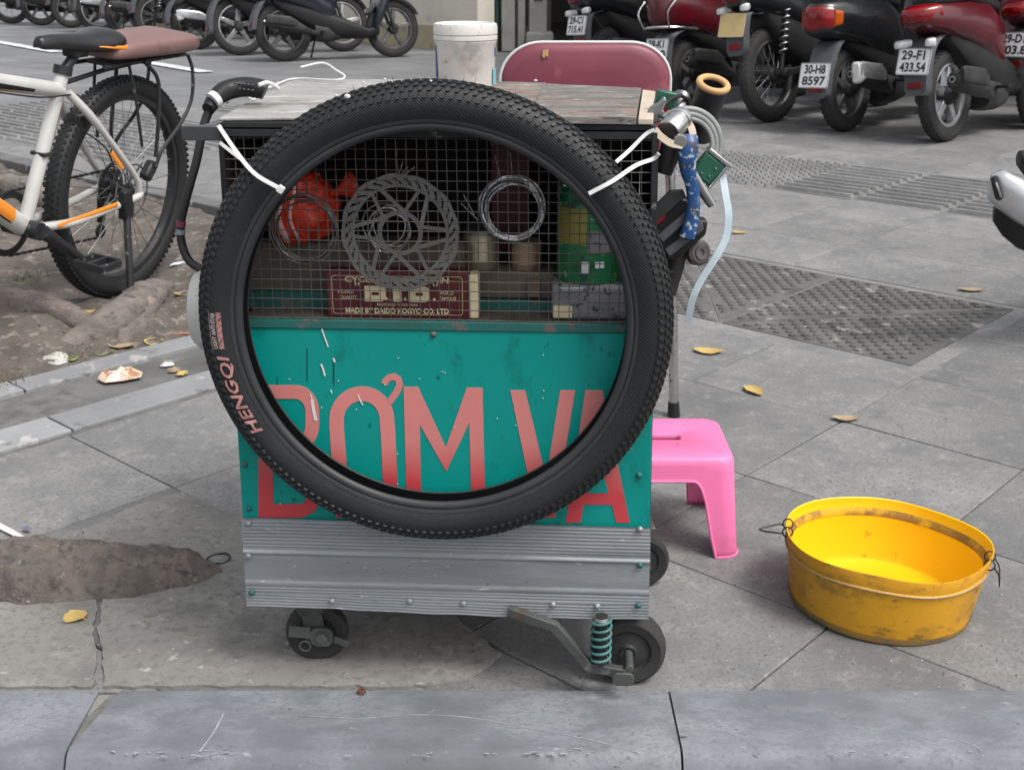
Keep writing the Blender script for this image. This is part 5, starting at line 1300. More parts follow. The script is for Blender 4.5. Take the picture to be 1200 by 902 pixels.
# rear carrier with padded seat
CZ = .712
NF = len(C.objects)
XO = -.05
pad = MB().loft([[Vector((x, w_*math.copysign(abs(math.cos(t))**.5, math.cos(t)), z+h*math.copysign(abs(math.sin(t))**.6, math.sin(t)))) for t in [2*PI*k/28 for k in range(28)]]
      for (x, w_, z, h) in ((.175,.060,CZ+.022,.012),(.165,.074,CZ+.026,.020),(.10,.084,CZ+.030,.026),(-.05,.095,CZ+.034,.029),(-.17,.098,CZ+.036,.029),(-.205,.09,CZ+.036,.024),(-.215,.075,CZ+.036,.014))]).build('carrier_pad', m_mauve, bk, smooth=60)
fr_ = MB()
for s in (-1,1):
    MB().tube([(.20,.045*s,CZ-.012),(-.20,.045*s,CZ-.004)], .006, 8).build('carrier_rail', m_blackmetal, bk)
    MB().tube(spline([(.02,.050*s,CZ-.008),(-.02,.070*s,CZ-.06),(-.015,.078*s,.55),(-.005,.078*s,.43)], 5), .006, 8).build('carrier_strut', m_blackmetal, bk)
    MB().tube(spline([(-.19,.060*s,CZ-.002),(-.195,.075*s,CZ-.05),(-.185,.08*s,.58),(-.13,.08*s,.515),(-.04,.079*s,.45),(-.005,.078*s,.40)], 5), .0055, 8).build('carrier_strut', m_blackmetal, bk)
    MB().tube([(.10,.055*s,CZ-.01),(.085,.07*s,.60),(.06,.075*s,.47)], .0045, 8).build('carrier_stay', m_blackmetal, bk)
MB().box((.0,0,CZ-.008),(.34,.07,.012)).build('carrier_plate', m_blackmetal, bk, bevel=.003)
MB().tube([(.06,.03,CZ-.015),(.13,.0,CZ-.03),(ST1.x+.04,0,CZ-.05)], .007, 8).build('carrier_bracket', m_blackmetal, bk)
for o_ in list(bk.children):
    if o_.name.startswith('carrier_'): o_.location.x = XO
# calliper, derailleur, kickstand, crank, chain
MB().box(AX+Vector((-.055,.055,.055)),(.06,.03,.035),Matrix.Rotation(.8,3,'Y')).build('brake_calliper', m_blackmetal, bk, bevel=.008)
MB().box(AX+Vector((.012,-.062,-.07)),(.022,.018,.09)).build('derailleur', m_blackmetal, bk, bevel=.006)
MB().lathe([(.0001,-.004),(.02,-.004),(.02,.004),(.0001,.004)], 14, Matrix.Translation(AX+Vector((.03,-.05,-.135))) @ Matrix.Rotation(PI/2,4,'X')).build('jockey_wheel', m_blackmetal, bk)
K0 = AX+Vector((.085,.074,-.018))
MB().box(K0,(.040,.026,.085),Matrix.Rotation(.06,3,'Y')).build('kickstand_bracket', m_blackp, bk, bevel=.005)
ks = MB().tube([K0+Vector((0,.004,-.035)), K0+Vector((.030,.034,-.155)), Vector((.150,.145,.012))], [.011,.0105,.010], 12); ks.build('kickstand_leg', m_blackmetal, bk)
MB().tube([BBv+Vector((0,-.055,0)), BBv+Vector((0,.055,0))], .024, 20).build('bottom_bracket', m_blackmetal, bk)
ca = R(-118); cd = Vector((math.cos(R(-143)),0,math.sin(R(-143))))
MB().tube([BBv+Vector((0,.062,0)), BBv+cd*.06+Vector((0,.070,0)), BBv+cd*.17+Vector((0,.078,0))], [.020,.015,.013], 14).build('crank_arm', m_blackmetal, bk)
pd = BBv+cd*.172+Vector((0,.128,0)); mb = MB()
for x in (-.042,.042): mb.bar(pd+Vector((x,-.045,0)), pd+Vector((x,.045,0)), .008, .022)
for y in (-.045,0,.045): mb.bar(pd+Vector((-.042,y,0)), pd+Vector((.042,y,0)), .010, .020)
mb.build('pedal', m_blackmetal, bk, bevel=.002)
MB().tube([BBv-cd*.04+Vector((0,-.07,0)), BBv-cd*.17+Vector((0,-.078,0))], [.017,.013], 14).build('crank_arm', m_blackmetal, bk)
MB().lathe([(.070,-.002),(.088,-.002),(.088,.002),(.070,.002)], 48, Matrix.Translation(BBv+Vector((0,-.048,0))) @ Matrix.Rotation(PI/2,4,'X'), closed=True).build('chainring', m_blackmetal, bk)
mb = MB()
for (a, b) in ((AX+Vector((-.0,-.048,.046)), BBv+Vector((0,-.048,.088))), (AX+Vector((.04,-.048,-.152)), BBv+Vector((0,-.048,-.088))), (AX+Vector((.028,-.048,-.115)), AX+Vector((-.04,-.048,.0)))):
    n = int((b-a).length/.0127)
    for k in range(n):
        p = a.lerp(b,(k+.5)/n); mb.bar(p-(b-a).normalized()*.0055, p+(b-a).normalized()*.0055, .006, .0075 if k % 2 else .005)
mb.build('chain', m_blackmetal, bk, kind='stuff')
# front end (left of the picture)
MB().tube([HT0, HT1], .026, 16).build('head_tube', m_bikewhite, bk)
for s in (-1,1): MB().tube([HT0+Vector((.004,.06*s,-.02)), Vector((1.10,.062*s,RW))], [.018,.014], 12).build('fork_leg', m_blackmetal, bk)
MB().bar(HT0+Vector((.002,-.075,-.015)), HT0+Vector((.002,.075,-.015)), .04, .03).build('fork_crown', m_blackmetal, bk, bevel=.006)
MB().tube(spline([HT1+Vector((.06,-.33,.07)), HT1+Vector((.07,-.1,.05)), HT1+Vector((.07,.1,.05)), HT1+Vector((.06,.33,.07))], 5), .0125, 12).build('handlebar', m_blackmetal, bk)
MB().tube([HT1, HT1+Vector((.0,0,.03)), HT1+Vector((.07,0,.05))], .016, 12).build('stem', m_blackmetal, bk)

# ================================================================== scooters
def sect(x, w_, z0, z1, e=.6, n=20, y0=0.):
    zc, h = (z0+z1)/2, (z1-z0)/2
    return [Vector((x, y0+w_*math.copysign(abs(math.cos(t))**e, math.cos(t)), zc+h*math.copysign(abs(math.sin(t))**e, math.sin(t)))) for t in [2*PI*k/n for k in range(n)]]
def moto_wheel(par, c, r, tw, kind, name):
    Mw = Matrix.Translation(c) @ Matrix.Rotation(PI/2, 4, 'X'); n = 64
    pr = [(r-.085,-tw*.34),(r-.07,-tw*.44),(r-.035,-tw*.5),(r-.012,-tw*.38),(r,-tw*.12),(r,tw*.12),(r-.012,tw*.38),(r-.035,tw*.5),(r-.07,tw*.44),(r-.085,tw*.34)]
    wh = MB().lathe(pr, n, Mw).build(name, m_rub2, par, smooth=60)
    mb = MB()                                      # tread grooves as slanted blocks
    for k in range(44):
        f = 2*PI*k/44
        for s in (-1,1):
            a = [(f,.10),(f+.07,.10),(f+.02,.40),(f-.05,.40)]
            ring_ = [[Mw @ Vector(((r-(.010 if h > .3 else 0)+l)*math.cos(q), (r-(.010 if h > .3 else 0)+l)*math.sin(q), s*tw*h)) for q, h in a] for l in (-.004,.0025)]
            mb.loft(ring_, cap=False); n_ = len(mb.v); mb.f.append((n_-4,n_-3,n_-2,n_-1))
    mb.build('tread_blocks', m_rub2, wh, smooth=25, kind='stuff')
    rr = r-.080; mr = {'alloy': m_alloy, 'bright': m_alloyb, 'spoke': m_steel}[kind]
    MB().lathe([(rr+.004,-tw*.36),(rr-.012,-tw*.38),(rr-.018,-tw*.30),(rr-.022,0),(rr-.018,tw*.30),(rr-.012,tw*.38),(rr+.004,tw*.36),(rr-.004,0)], n, Mw, closed=True).build('rim', mr, wh)
    if kind == 'spoke':
        mb = MB()
        for k in range(36):
            a = 2*PI*k/36; s = 1 if k % 2 else -1; b = a+(.35 if (k//2) % 2 else -.35)
            mb.tube([Mw @ Vector((.05*math.cos(b), .05*math.sin(b), s*.03)), Mw @ Vector(((rr-.018)*math.cos(a), (rr-.018)*math.sin(a), 0))], .0018, 4, cap=False)
        mb.build('spokes', m_steel, wh, kind='stuff')
    else:
        for k in range(5):
            a = 2*PI*k/5+.3; d = Vector((math.cos(a), math.sin(a), 0)); e = Vector((-math.sin(a), math.cos(a), 0))
            q = [d*.03+e*.024, d*.03-e*.024, d*(rr-.014)-e*.034, d*(rr-.014)+e*.0]
            MB().add([Mw @ (p+Vector((0,0,z))) for z in (-.022,.022) for p in q], [(0,1,2,3),(7,6,5,4),(0,4,5,1),(1,5,6,2),(2,6,7,3),(3,7,4,0)]).build('wheel_spoke', mr, wh, bevel=.004)
    MB().lathe([(.0001,-.06),(.04,-.055),(.055,-.03),(.055,.03),(.04,.055),(.0001,.06)], 24, Mw).build('hub', m_engine, wh)
    return wh
CHARS = {}
def scooter(name, label, loc, yaw, lean=8, r=.25, wheel_kind='alloy', body=None, plate=None, plate_m=None, plate_z=.455, guard_z=.27, tail=(.60,.74), light='wide',
            muffler='dark', under=.40, detail=True, group='scooters parked in the row by the shop', rail=False, shock=False, cat='scooter', width=1., fender=True, plate_roll=0., wb=1.27):
    body = body or m_lack
    t = thing(name, label, cat, loc, (R(-lean), 0, yaw), group)
    A = Vector((0,0,r)); tw = .085 if wheel_kind != 'spoke' else .078
    moto_wheel(t, A, r, tw, wheel_kind, 'rear_wheel')
    moto_wheel(t, Vector((wb,0,r)), r, tw*.9, wheel_kind, 'front_wheel')
    z0, z1 = tail; w_ = width
    # tail cowl running forward to the leg well
    MB().loft([sect(-.36,.025*w_,z0+.07,z1-.01), sect(-.345,.065*w_,z0+.035,z1+.005), sect(-.29,.105*w_,z0+.01,z1+.02), sect(-.15,.135*w_,z0-.02,z1+.035), sect(.05,.15*w_,z0-.07,z1+.04), sect(.28,.155*w_,z0-.14,z1+.02), sect(.46,.13*w_,under-.06,z1-.06), sect(.52,.10*w_,under-.06,z1-.14)]).build('tail_cowl', body, t, smooth=60)
    MB().loft([sect(-.22,.07,z1+.01,z1+.06), sect(-.16,.11,z1+.01,z1+.085), sect(.05,.125,z1+.02,z1+.095), sect(.25,.12,z1-.01,z1+.07), sect(.48,.085,z1-.04,z1+.03), sect(.54,.05,z1-.05,z1)]).build('seat', m_blackp, t, smooth=60)
    # black under-body, engine and belly
    MB().loft([sect(-.10,.085,z0-.06,z0+.03), sect(.10,.11,under-.02,z0), sect(.30,.12,under-.12,z0-.06), sect(.50,.13,.20,under+.05), sect(.85,.14,.19,.30), sect(.98,.10,.22,.32)]).build('under_body', m_blackp, t, smooth=60)
    MB().loft([sect(-.06,.05,r-.05,r+.06,y0=.10), sect(.10,.062,r-.08,r+.10,y0=.10), sect(.30,.075,r-.10,r+.10,y0=.07), sect(.48,.07,r-.09,r+.07,y0=.03)]).build('engine', m_engine, t, smooth=50)
    MB().loft([sect(.30,.10,r-.10,r+.08,y0=-.02), sect(.42,.11,r-.12,r+.06,y0=-.02), sect(.55,.09,r-.10,r+.03,y0=-.02)]).build('crankcase', m_engine, t, smooth=40)
    # leg shield, front fender, fork, handlebar
    MB().loft([sect(.93,.13,.26,.36), sect(1.0,.19,.34,.62), sect(1.06,.20,.44,.86), sect(1.12,.15,.56,.96), sect(1.15,.08,.66,.92)]).build('leg_shield', body, t, smooth=60)
    for s in (-1,1): MB().tube([Vector((wb,.06*s,r)), Vector((wb-.11,.06*s,.62))], .017, 10).build('fork_leg', m_engine, t)
    n = 12; vs = []
    for k in range(n+1):
        a = R(25+130*k/n)
        for y, dr in ((-.07,.012),(-.045,.03),(.045,.03),(.07,.012)): vs.append(Vector((wb+(r+dr)*math.cos(a), y, r+(r+dr)*math.sin(a))))
    MB().add(vs, [(4*k+q,4*k+q+1,4*k+q+5,4*k+q+4) for k in range(n) for q in range(3)]).build('front_fender', body, t, solid=.004)
    MB().tube(spline([(1.02,-.33,1.02),(1.07,-.12,1.0),(1.07,.12,1.0),(1.02,.33,1.02)], 4), .014, 8).build('handlebar', m_blackp, t)
    # rear mudguard strip behind the wheel
    if fender:
        gx = -.335; P = spline([(-.10,0,z0-.01), (-.22,0,z0-.03), (-.295,0,plate_z+.06), (-.325,0,plate_z-.04), (-.335,0,guard_z)], 5); secs = []
        for k, p in enumerate(P):
            f = k/(len(P)-1); ww = .085-.012*f - (.02 if k == len(P)-1 else 0)
            secs.append([p+Vector((0,-ww,0))+Vector((.045,0,0)), p+Vector((0,-ww*.86,0)), p+Vector((0,ww*.86,0)), p+Vector((0,ww,0))+Vector((.045,0,0)), p+Vector((.012,ww*.8,0)), p+Vector((.012,-ww*.8,0))])
        MB().loft(secs).build('mudguard', m_greyp, t, smooth=50)
    # plate
    if plate is not None:
        pw, ph = .19, .14; pm = Matrix.Translation((-.348,0,plate_z)) @ Matrix.Rotation(R(plate_roll),4,'X') @ fr_mat((0,0,0), (0,-1,0), (.22,0,1))
        po = MB().prism(rrect(pw, ph, .010), pm, .003).build('number_plate', plate_m or m_plate, t, smooth=30)
        mb = MB()
        if plate:
            lettering(mb, plate[0], .066, pm @ Matrix.Translation((0,.032,.0040)), .135, bold=.0022)
            lettering(mb, plate[1], .066, pm @ Matrix.Translation((0,-.032,.0040)), .150, bold=.0022)
            mb.build('plate_characters', m_ink, po, smooth=0, recalc=False)
        a_, b_ = rrect(pw-.004, ph-.004, .009), rrect(pw-.009, ph-.009, .008); nn_ = len(a_)
        MB().add([pm @ Vector((*p,.0038)) for p in a_+b_], [(k,(k+1) % nn_,nn_+(k+1) % nn_,nn_+k) for k in range(nn_)]).build('plate_border', m_ink if plate else m_silver, po, smooth=0)
    if detail:
        if light == 'wide':
            MB().loft([sect(-.372,.030,z0+.075,z1-.02), sect(-.352,.072,z0+.045,z1-.005), sect(-.29,.109,z0+.03,z1+.0)]).build('tail_light', m_lampr, t, smooth=60)
            for s in (-1,1): MB().loft([sect(-.305,.010,z0+.06,z1-.03,y0=.098*s), sect(-.25,.014,z0+.07,z1-.04,y0=.110*s)]).build('indicator', m_lampo, t, smooth=60)
        elif light == 'slim':
            MB().loft([sect(-.375,.03,z0+.06,z1-.005), sect(-.35,.075,z0+.05,z1+.012), sect(-.25,.118,z0+.055,z1+.028)]).build('tail_light', m_lampr, t, smooth=60)
            for s in (-1,1): MB().loft([sect(-.36,.012,plate_z+.075,plate_z+.105,y0=.085*s), sect(-.335,.032,plate_z+.068,plate_z+.115,y0=.09*s), sect(-.29,.03,plate_z+.075,plate_z+.118,y0=.07*s)]).build('indicator', m_lampc, t, smooth=60)
        MB().box((-.340,0,guard_z+.055),(.008,.085,.035)).build('reflector', m_lampr, t, bevel=.003)
        if rail:
            P = spline([(-.10,-.155,z0-.02),(-.30,-.125,z0+.0),(-.385,0,z0+.01),(-.30,.125,z0+.0),(-.10,.155,z0-.02)], 7)
            MB().tube(P, .009, 8).build('chrome_rail', m_chrome, t)
            for s in (-1,1): MB().tube(spline([(-.33,.105*s,z0+.0),(-.36,.13*s,z0+.10),(-.28,.14*s,z0+.18)], 5), .007, 8).build('chrome_rail', m_chrome, t)
        if shock:
            for s in (-1,1):
                a, b = Vector((-.02,.105*s,r+.02)), Vector((.06,.115*s,z0+.02)); MB().tube([a, b], .012, 10).build('shock_rod', m_engine, t)
                d = (b-a).normalized(); u_ = d.orthogonal().normalized(); v_ = d.cross(u_)
                MB().tube([a.lerp(b,.25+.7*k/84)+(u_*math.cos(2*PI*k/12)+v_*math.sin(2*PI*k/12))*.024 for k in range(85)], .0045, 6).build('shock_spring', m_alloyb, t, smooth=60)
                MB().lathe([(.0001,-.02),(.03,-.02),(.034,-.008),(.034,.008),(.024,.02),(.0001,.02)], 20, Matrix.Translation(A+Vector((0,.125*s,.0))) @ Matrix.Rotation(PI/2,4,'X')).build('shock_eye', m_engine, t)
            MB().bar(A+Vector((0,-.09,0)), Vector((.5,-.09,r+.03)), .03, .045).build('swing_arm', m_engine, t, bevel=.008)
        # muffler on the right side
        if muffler:
            m1, m2 = (m_silver, m_blackp) if muffler == 'silver' else (m_blackp, m_engine)
            q = [Vector((-.22,-.16,r+.09)), Vector((-.18,-.16,r+.085)), Vector((.10,-.155,r+.03)), Vector((.22,-.14,r-.01)), Vector((.42,-.08,r-.06))]
            mf = MB().tube(q, [.036,.056,.058,.030,.020], 20).build('muffler', m2, t, smooth=50)
            MB().loft([sect(-.215,.014,r+.075,r+.150,y0=-.205), sect(-.19,.020,r+.068,r+.160,y0=-.208), sect(.02,.022,r+.04,r+.135,y0=-.205), sect(.10,.012,r+.03,r+.09,y0=-.20)]).build('heat_shield', m_silver if muffler in ('silver','tip') else m_engine, mf, smooth=50)
            MB().lathe([(.012,0),(.018,0),(.018,.02),(.012,.02)], 16, fr_mat((-.235,-.16,r+.092), (0,1,0), (0,0,1)), closed=True).build('outlet', m_chrome, mf)
            if muffler == 'tip':
                MB().loft([sect(-.225,.020,r+.045,r+.150,y0=-.19), sect(-.20,.040,r+.035,r+.158,y0=-.185), sect(-.16,.045,r+.05,r+.150,y0=-.18)]).build('end_cap', m_white, mf, smooth=50)
        MB().tube([(.35,.10,.20),(.33,.20,.03)], .010, 8).build('side_stand', m_engine, t)
        for s in (-1,1): MB().bar((.36,.13*s,.27),(.36,.21*s,.27),.04,.018).build('foot_peg', m_blackp, t, bevel=.004)
    return t
HD = math.atan2(.69,.72)
def at_lean(px, py): return gp(px, py)
# six parked by the shop, tails to the camera
scooter('parked_scooter', 'dark red scooter whose tail carries plate 29-F1 433.54', gp(1107,166), HD, 7, .255, 'bright', m_redp, ('29-F1','433.54'), None, .455, .275, (.60,.72), 'slim', 'dark', plate_roll=4)
scooter('parked_scooter', 'black scooter with glowing wide tail lamp and plate 30-H8 8597', gp(990,154), HD+.03, 5, .25, 'alloy', m_lack, ('30-H8','8597'), None, .345, .215, (.545,.73), 'wide', 'tip', plate_roll=2)
scooter('parked_motorbike', 'black motorbike with spoked wheel and blank yellow plate', gp(905,143), HD-.02, 9, .29, 'spoke', m_lack, (), m_platey, .60, .42, (.68,.82), 'slim', None, shock=True, plate_roll=6, width=.9)
scooter('parked_scooter', 'dark red scooter with chrome guard rails and plate 29-K1', gp(812,128), HD-.02, 7, .24, 'alloy', m_redp, ('29-K1','1.90'), None, .41, .26, (.54,.76), 'none', 'dark', rail=True, plate_roll=4)
scooter('parked_scooter', 'black scooter with plate 29-C1 715.41 behind the vinyl chair', gp(722,112), HD-.04, 9, .25, 'alloy', m_lack, ('29-C1','715.41'), None, .52, .36, (.63,.78), 'slim', 'dark', plate_roll=6, width=1.15)
scooter('parked_scooter', 'dark red scooter at the row end with plate 29-D1 103.8', gp(1216,150), HD, 7, .25, 'alloy', m_redp, ('29-D1','103.8'), None, .505, .34, (.62,.74), 'wide', 'dark', plate_roll=5)
# nine across the paving, seen from behind
LH = R(27)
spots = [(335,72),(283,65),(232,58),(188,49),(152,44),(118,38),(85,33),(50,30),(15,28)]
cols = [m_navy, m_lack, m_greyp, m_lack, m_navy, m_lack, m_greyp, m_lack, m_lack]
lab = ['navy scooter closest to the cream wall with its front wheel turned', 'black scooter second in the row from the cream wall', 'grey scooter third in the row from the cream wall',
       'black scooter fourth in the row from the cream wall', 'navy scooter fifth in the row from the cream wall', 'black scooter sixth in the row from the cream wall',
       'grey scooter seventh in the row from the cream wall', 'black scooter eighth in the row from the cream wall', 'black scooter at the far end of the row beyond the bicycle']
for k, (x, y) in enumerate(spots):
    scooter('parked_scooter', lab[k], gp(x, y), LH+.05*math.sin(k*2.3), 5+2*math.sin(k*1.9), (.285,.30,.27,.29,.28,.30,.27,.285,.29)[k], ('alloy','bright','alloy','spoke','alloy','bright','alloy','alloy','spoke')[k], cols[k], None, None, .40, (.30,.22,.26,.34,.24,.28,.32,.25,.3)[k], (.60+.03*math.sin(k*2.7),.76), 'none', ('dark',None,'tip',None,'dark','silver',None,'dark','dark')[k], group='scooters parked across the paving', wb=1.16, width=1+.15*math.sin(k*1.3), shock=k in (3,8))
# silver muffler of a motorbike standing just right of the picture
mo = thing('motorbike_with_muffler', 'silver capped black muffler of a motorbike poking in over the paving', 'motorbike', yp(1300,300,3.05) * 1.0)
mo.location.z = 0
def S(px, py, Y=3.0): return yp(px, py, Y)-Vector(mo.location)
secs = []
for (px, cy_, hh, dp) in ((1159,222,22,.010),(1162,220,32,.022),(1172,222,44,.038),(1190,232,52,.050),(1215,246,54,.056),(1260,262,50,.058),(1330,278,44,.056)):
    c = S(px, cy_); h = hh/ (FPX/3.15); secs.append([c+Vector((0, dp*math.copysign(abs(math.cos(t))**.7, math.cos(t)), h*.5*2*math.copysign(abs(math.sin(t))**.8, math.sin(t))*.5+0)) for t in [2*PI*k/24 for k in range(24)]])
MB().loft(secs).build('muffler_cover', m_silver, mo, smooth=60)
secs = []
for (px, cy_, hh, dp) in ((1166,245,30,.012),(1178,252,48,.030),(1195,262,56,.040),(1230,276,56,.046),(1330,300,50,.046)):
    c = S(px, cy_, 3.02); h = hh/(FPX/3.15); secs.append([c+Vector((0, dp*math.cos(t), h*.5*math.sin(t))) for t in [2*PI*k/24 for k in range(24)]])
MB().loft(secs).build('muffler_body', m_blackp, mo, smooth=60)
secs = []
for (px, cy_, hh, dp) in ((1188,196,18,.020),(1205,205,40,.046),(1260,222,50,.050),(1330,240,50,.050)):
    c = S(px, cy_, 3.0); h = hh/(FPX/3.15); secs.append([c+Vector((.012, dp*math.cos(t)+.004, h*.5*math.sin(t)+.02)) for t in [2*PI*k/24 for k in range(24)]])
MB().loft(secs).build('tail_panel', m_blackp, mo, smooth=60)
prism_slot = [S(1166,203,2.945), S(1170,200,2.945), S(1176,224,2.945), S(1172,236,2.945), S(1168,228,2.945)]
mb = MB().tube(spline([S(1165,206,2.972), S(1168,220,2.965), S(1172,234,2.965)], 6), [.004]+[.010]*11+[.005], 10); mb.build('outlet_slot', m_dark, mo)
MB().tube(spline([S(1167,214,2.955), S(1170,222,2.953), S(1173,231,2.955)], 4), .0025, 8).build('outlet_rim', m_chrome, mo)
moto_wheel(mo, Vector((.20,.10,.27)), .27, .09, 'alloy', 'rear_wheel')
MB().loft([sect(.10,.08,.62,.74), sect(.30,.14,.55,.80), sect(.70,.15,.45,.80), sect(1.0,.10,.40,.66)]).build('body_cowl', m_lack, mo, smooth=60)
MB().bar((.0,.02,.30),(.5,.08,.33),.05,.06).build('swing_arm', m_engine, mo, bevel=.01)
moto_wheel(mo, Vector((1.45,.10,.27)), .27, .08, 'alloy', 'front_wheel')
MB().tube([(1.45,.16,.27),(1.25,.16,.75)], .02, 10).build('fork_leg', m_engine, mo)

# ================================================================== litter and leaves
def leaf(px, py, lpx, wpx, ang, m_, label, cat='leaf', curl=.0028, soilp=False, group=None, z=.003):
    p = on_soil(px, py) if soilp else gp(px, py, z); s = FPX/((p.y*CT)+(CAMH-p.z)*ST); l, w_ = lpx/s/2, wpx/s/2*2.3
    n = 10; vs = []; fs = []; rg = random.Random(int(px*7+py))
    for k in range(n+1):
        t = k/n; x = -l+2*l*t; ww = w_*math.sin(PI*min(1,t*.92+.04))**.75*(1-.15*t)
        for q in (-1,-.5,0,.5,1): vs.append((x, ww*q+rg.uniform(-.05,.05)*w_, curl*(abs(q)**1.6)+curl*1.4*(2*t-1)**2+rg.uniform(0,.0008)))
    for k in range(n):
        for q in range(4): fs.append((k*5+q,(k+1)*5+q,(k+1)*5+q+1,k*5+q+1))
    mb = MB().add(vs, fs)
    mb.tube([(l,0,curl*1.4),(l*1.25,l*.06,curl*1.1)], .0007, 4)
    o = mb.build('fallen_leaf', m_, smooth=60); o.location = p; o.rotation_euler = (0,0,R(ang)); return tag(o, label, cat, group)
leaf(830,412,34,11,-12,m_leaf,'curled yellow leaf on the slabs beside the chrome chair leg')
leaf(883,458,19,16,20,m_leaf,'small round yellow leaf on a slab above the pink stool')
leaf(991,491,31,8,0,m_leafo,'dry brown leaf lying on the slab joint behind the yellow basin')
leaf(1138,340,30,7,-5,m_leafo,'dry leaf lying at the edge of the studded covers')
leaf(866,273,16,5,-10,m_leaf,'yellow leaf on the paving behind the hanging ribbon')
leaf(89,724,27,14,-30,m_leaf,'pale yellow leaf lying against the brown surface root')
leaf(82,420,20,13,40,m_leafg,'half green fallen leaf beside the edging stone',soilp=True)
leaf(120,414,24,11,15,m_leafg,'pale green crumpled leaf on the dirt between roots',soilp=True)
leaf(143,406,30,8,18,m_leafo,'long tan dead leaf under the forked root',soilp=True)
leaf(180,401,21,14,10,m_leaf,'broad yellow leaf lying where the root meets the edging',soilp=True)
leaf(214,402,22,9,-15,m_leaf,'yellow green leaf on the dirt beside the tyre',soilp=True)
leaf(105,366,14,5,12,m_leaf,'tiny yellow leaf on bare dirt above the long root',soilp=True)
leaf(215,345,22,7,8,m_leafo,'orange brown leaf on the dirt behind the pale chip of stone',soilp=True)
leaf(4,446,12,8,40,m_leafo,'withered leaf on the dirt at the end of the edging',soilp=True)
def chunk(name, px, py, wpx, hpx, m_, label, cat, soilp=False, seed=1, flat=.5, z=0):
    p = on_soil(px, py) if soilp else gp(px, py, z); s = FPX/((p.y*CT)+(CAMH-p.z)*ST); a, b = wpx/s/2, hpx/s/2*1.8
    mb = MB().sphere((0,0,0), 1, 20); V = []
    for v in mb.v:
        d = Vector(v); k = 1+.35*mnoise.noise(d*1.5+Vector((seed,0,0)))+.15*mnoise.noise(d*4+Vector((0,seed,0))); V.append((d.x*k*a, d.y*k*b, max(0, d.z*k+.25)*b*flat))
    mb.v = V; o = mb.build(name, m_, smooth=25); o.location = p; o.rotation_euler = (0,0,.2*seed); return tag(o, label, cat)
m_pale = mat('pale_rubble', (.50,.49,.45), (.40,.39,.36), rough=.9, scale=20)
m_wrap = mat('crumpled_wrapper', (.66,.40,.36), (.62,.52,.36), rough=.45, scale=26, contrast=.12, spots=[((.34,.17,.09), 22, .56, .04), ((.8,.72,.66), 34, .62, .04)])
chunk('stone_chip', 172,340,46,14,m_pale,'flat pale broken tile chip on the dirt behind the kickstand','stone',True,2,.25)
chunk('stone_chip', 66,423,30,16,m_pale,'small white stone chip beside the half green leaf','stone',True,3,.5)
chunk('stone_chip', 72,361,22,5,m_pale,'thin pale stone flake on bare dirt','stone',True,5,.4)
# crumpled wrapper with sharp folds
p = gp(141,441,.002); mb = MB(); rg = random.Random(6); n = 11; vs = []
for a in range(n+1):
    for b in range(n+1):
        x, y = -1+2*a/n, -1+2*b/n; e = max(0, 1-max(abs(x),abs(y))**3)
        vs.append((x*.055*(1-.22*abs(y)), y*.042*(1-.15*abs(x)), .002+e*.020*(.5+.6*mnoise.noise(Vector((x*2.1,y*2.1,3)))+.35*rg.random())))
mb.add(vs, [(a*(n+1)+b,(a+1)*(n+1)+b,(a+1)*(n+1)+b+1,a*(n+1)+b+1) for a in range(n) for b in range(n)])
o = mb.build('food_wrapper', m_wrap, smooth=0); o.location = p; o.rotation_euler = (0,0,.5); tag(o, 'crumpled pink and brown food wrapper on the dark edging strip', 'wrapper')
for k, (px, py, m_, l) in enumerate(((196,428,m_white,'torn white scrap on the edging near the tyre'),(203,434,m_leafo,'brown crumb of litter beside the torn white scrap'),(213,438,m_leaf,'orange scrap of peel on the edging near the tyre'))):
    chunk('litter_scrap', px, py, 14, 6, m_, l, 'litter', False, k+2, .5)
chunk('litter_scrap', 209,309,22,4,mat('blue_white_film', (.45,.48,.72), (.6,.62,.7), rough=.4, scale=30),'blue and white film scrap on the dirt below the hose','litter',True,4,.4)
# stubs, ring, paper
o = MB().tube([on_soil(163,331,.006), on_soil(186,332,.006)], .0055, 10).build('cut_stub', m_pale); tag(recenter(o), 'short grey tube stub lying on the dirt behind the wheel', 'stub')
o = MB().tube([on_soil(196,395,.006), on_soil(226,393,.006)], .0055, 10).build('clay_stub', mat('terracotta', (.34,.16,.11), rough=.8)); tag(recenter(o), 'terracotta coloured stub on the dirt beside the tyre', 'stub')
c = gp(256,654,.006); o = MB().tube([c+Vector((.0195*math.cos(t), .018*math.sin(t), .0015*math.sin(2*t))) for t in [2*PI*k/40 for k in range(40)]], .0016, 7, closed=True).build('rubber_ring', m_rub); tag(recenter(o), 'thin black rubber ring on the cement beside the cart', 'ring')
q = [gp(*a, .006) for a in ((-30,603),(0,620),(34,637),(38,634),(16,621),(-30,597))]
mb = MB(); mb.add(q+[v+Vector((0,0,.001)) for v in q], [(0,1,2,3,4,5),(11,10,9,8,7,6)]+[(k,(k+1) % 6,6+(k+1) % 6,6+k) for k in range(6)])
o = mb.build('paper_strip', m_white, smooth=0); tag(recenter(o), 'folded white paper strip lying on the pavement', 'paper')
q = [gp(*a, .009) for a in ((24,618),(32,621),(38,619),(30,616))]; o = MB().add(q, [(0,1,2,3)]).build('printed_mark', mat('purple_print', (.16,.15,.26), rough=.6)); tag(o, 'small purple scrap beside the folded white paper strip', 'paper'); recenter(o)
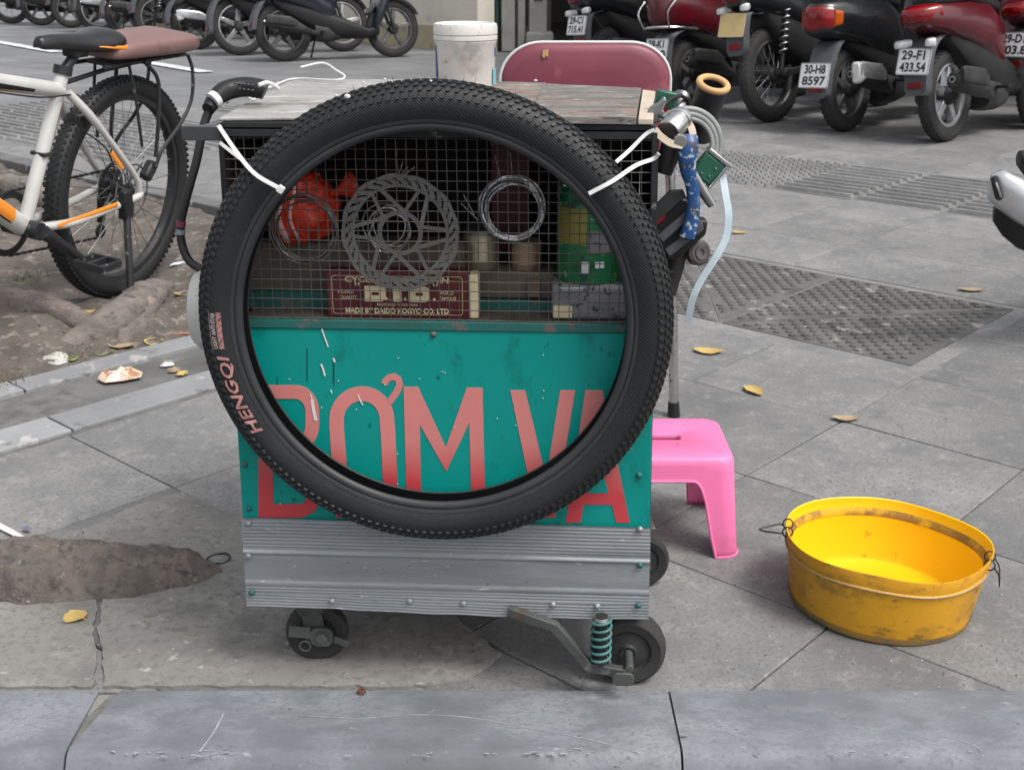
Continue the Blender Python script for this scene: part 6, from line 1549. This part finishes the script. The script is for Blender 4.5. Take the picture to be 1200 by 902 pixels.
o = MB().lathe([(.0028,0),(.006,0),(.006,.005),(.0028,.005)], 6, Matrix.Translation(gp(424,811,.005)), closed=True).build('rusty_nut', mat('rust', (.16,.07,.045), rough=.8)); tag(recenter(o), 'small rusty nut lying in the joint along the kerb', 'nut')
rg = random.Random(21); mb = MB()
for k in range(520):
    if k < 170: px, py = rg.uniform(0,300), rg.uniform(600,806)
    elif k < 330: px, py = rg.uniform(0,1200), rg.uniform(420,808)
    else: px, py = rg.uniform(820,1200), rg.uniform(380,806)
    p = gp(px, py, .0005); s = rg.uniform(.0007,.0022); mb.sphere(p, s, 4, (1,rg.uniform(.6,1.4),.6))
o = mb.build('grit', mat('pale_grit', (.42,.41,.39), (.10,.10,.09), rough=.9, scale=60, contrast=.1), kind='stuff', smooth=0); o['label'] = 'pale and dark grit scattered over the pavement'; o['category'] = 'grit'
mb = MB()
for k in range(900):
    u, n_ = rg.uniform(.3,2.6), nD+abs(rg.gauss(0,.35))+.01; p = from_un(u, n_, soil_h(u, n_)); s = rg.uniform(.0015,.007)
    mb.sphere(p, s, 4, (1,rg.uniform(.5,1.5),rg.uniform(.4,.8)))
o = mb.build('soil_crumbs', mat('soil_crumb', (.22,.19,.16), (.10,.085,.07), rough=.95, scale=40, contrast=.1), kind='stuff', smooth=0); o['label'] = 'crumbs of earth and gravel on the tree pit soil'; o['category'] = 'gravel'
# sparse grass tufts in the pit
mb = MB()
for (px, py, cnt) in ((20,330,60),(45,322,40),(62,420,50),(95,412,40),(8,450,36)):
    b0 = on_soil(px, py)
    for k in range(cnt):
        b1 = b0+Vector((rg.gauss(0,.03), rg.gauss(0,.03), -.004)); h = rg.uniform(.012,.035); d = Vector((rg.gauss(0,.5), rg.gauss(0,.5), 1)).normalized()
        mb.tube([b1, b1+d*h*.6, b1+d*h+Vector((d.x,d.y,-.3))*h*.3], [.0012,.001,.0003], 3, cap=False)
o = mb.build('grass_tufts', mat('dusty_grass', (.09,.10,.05), (.13,.13,.08), rough=.8, scale=40), kind='stuff'); o['label'] = 'sparse dusty grass tufts in the tree pit'; o['category'] = 'grass'
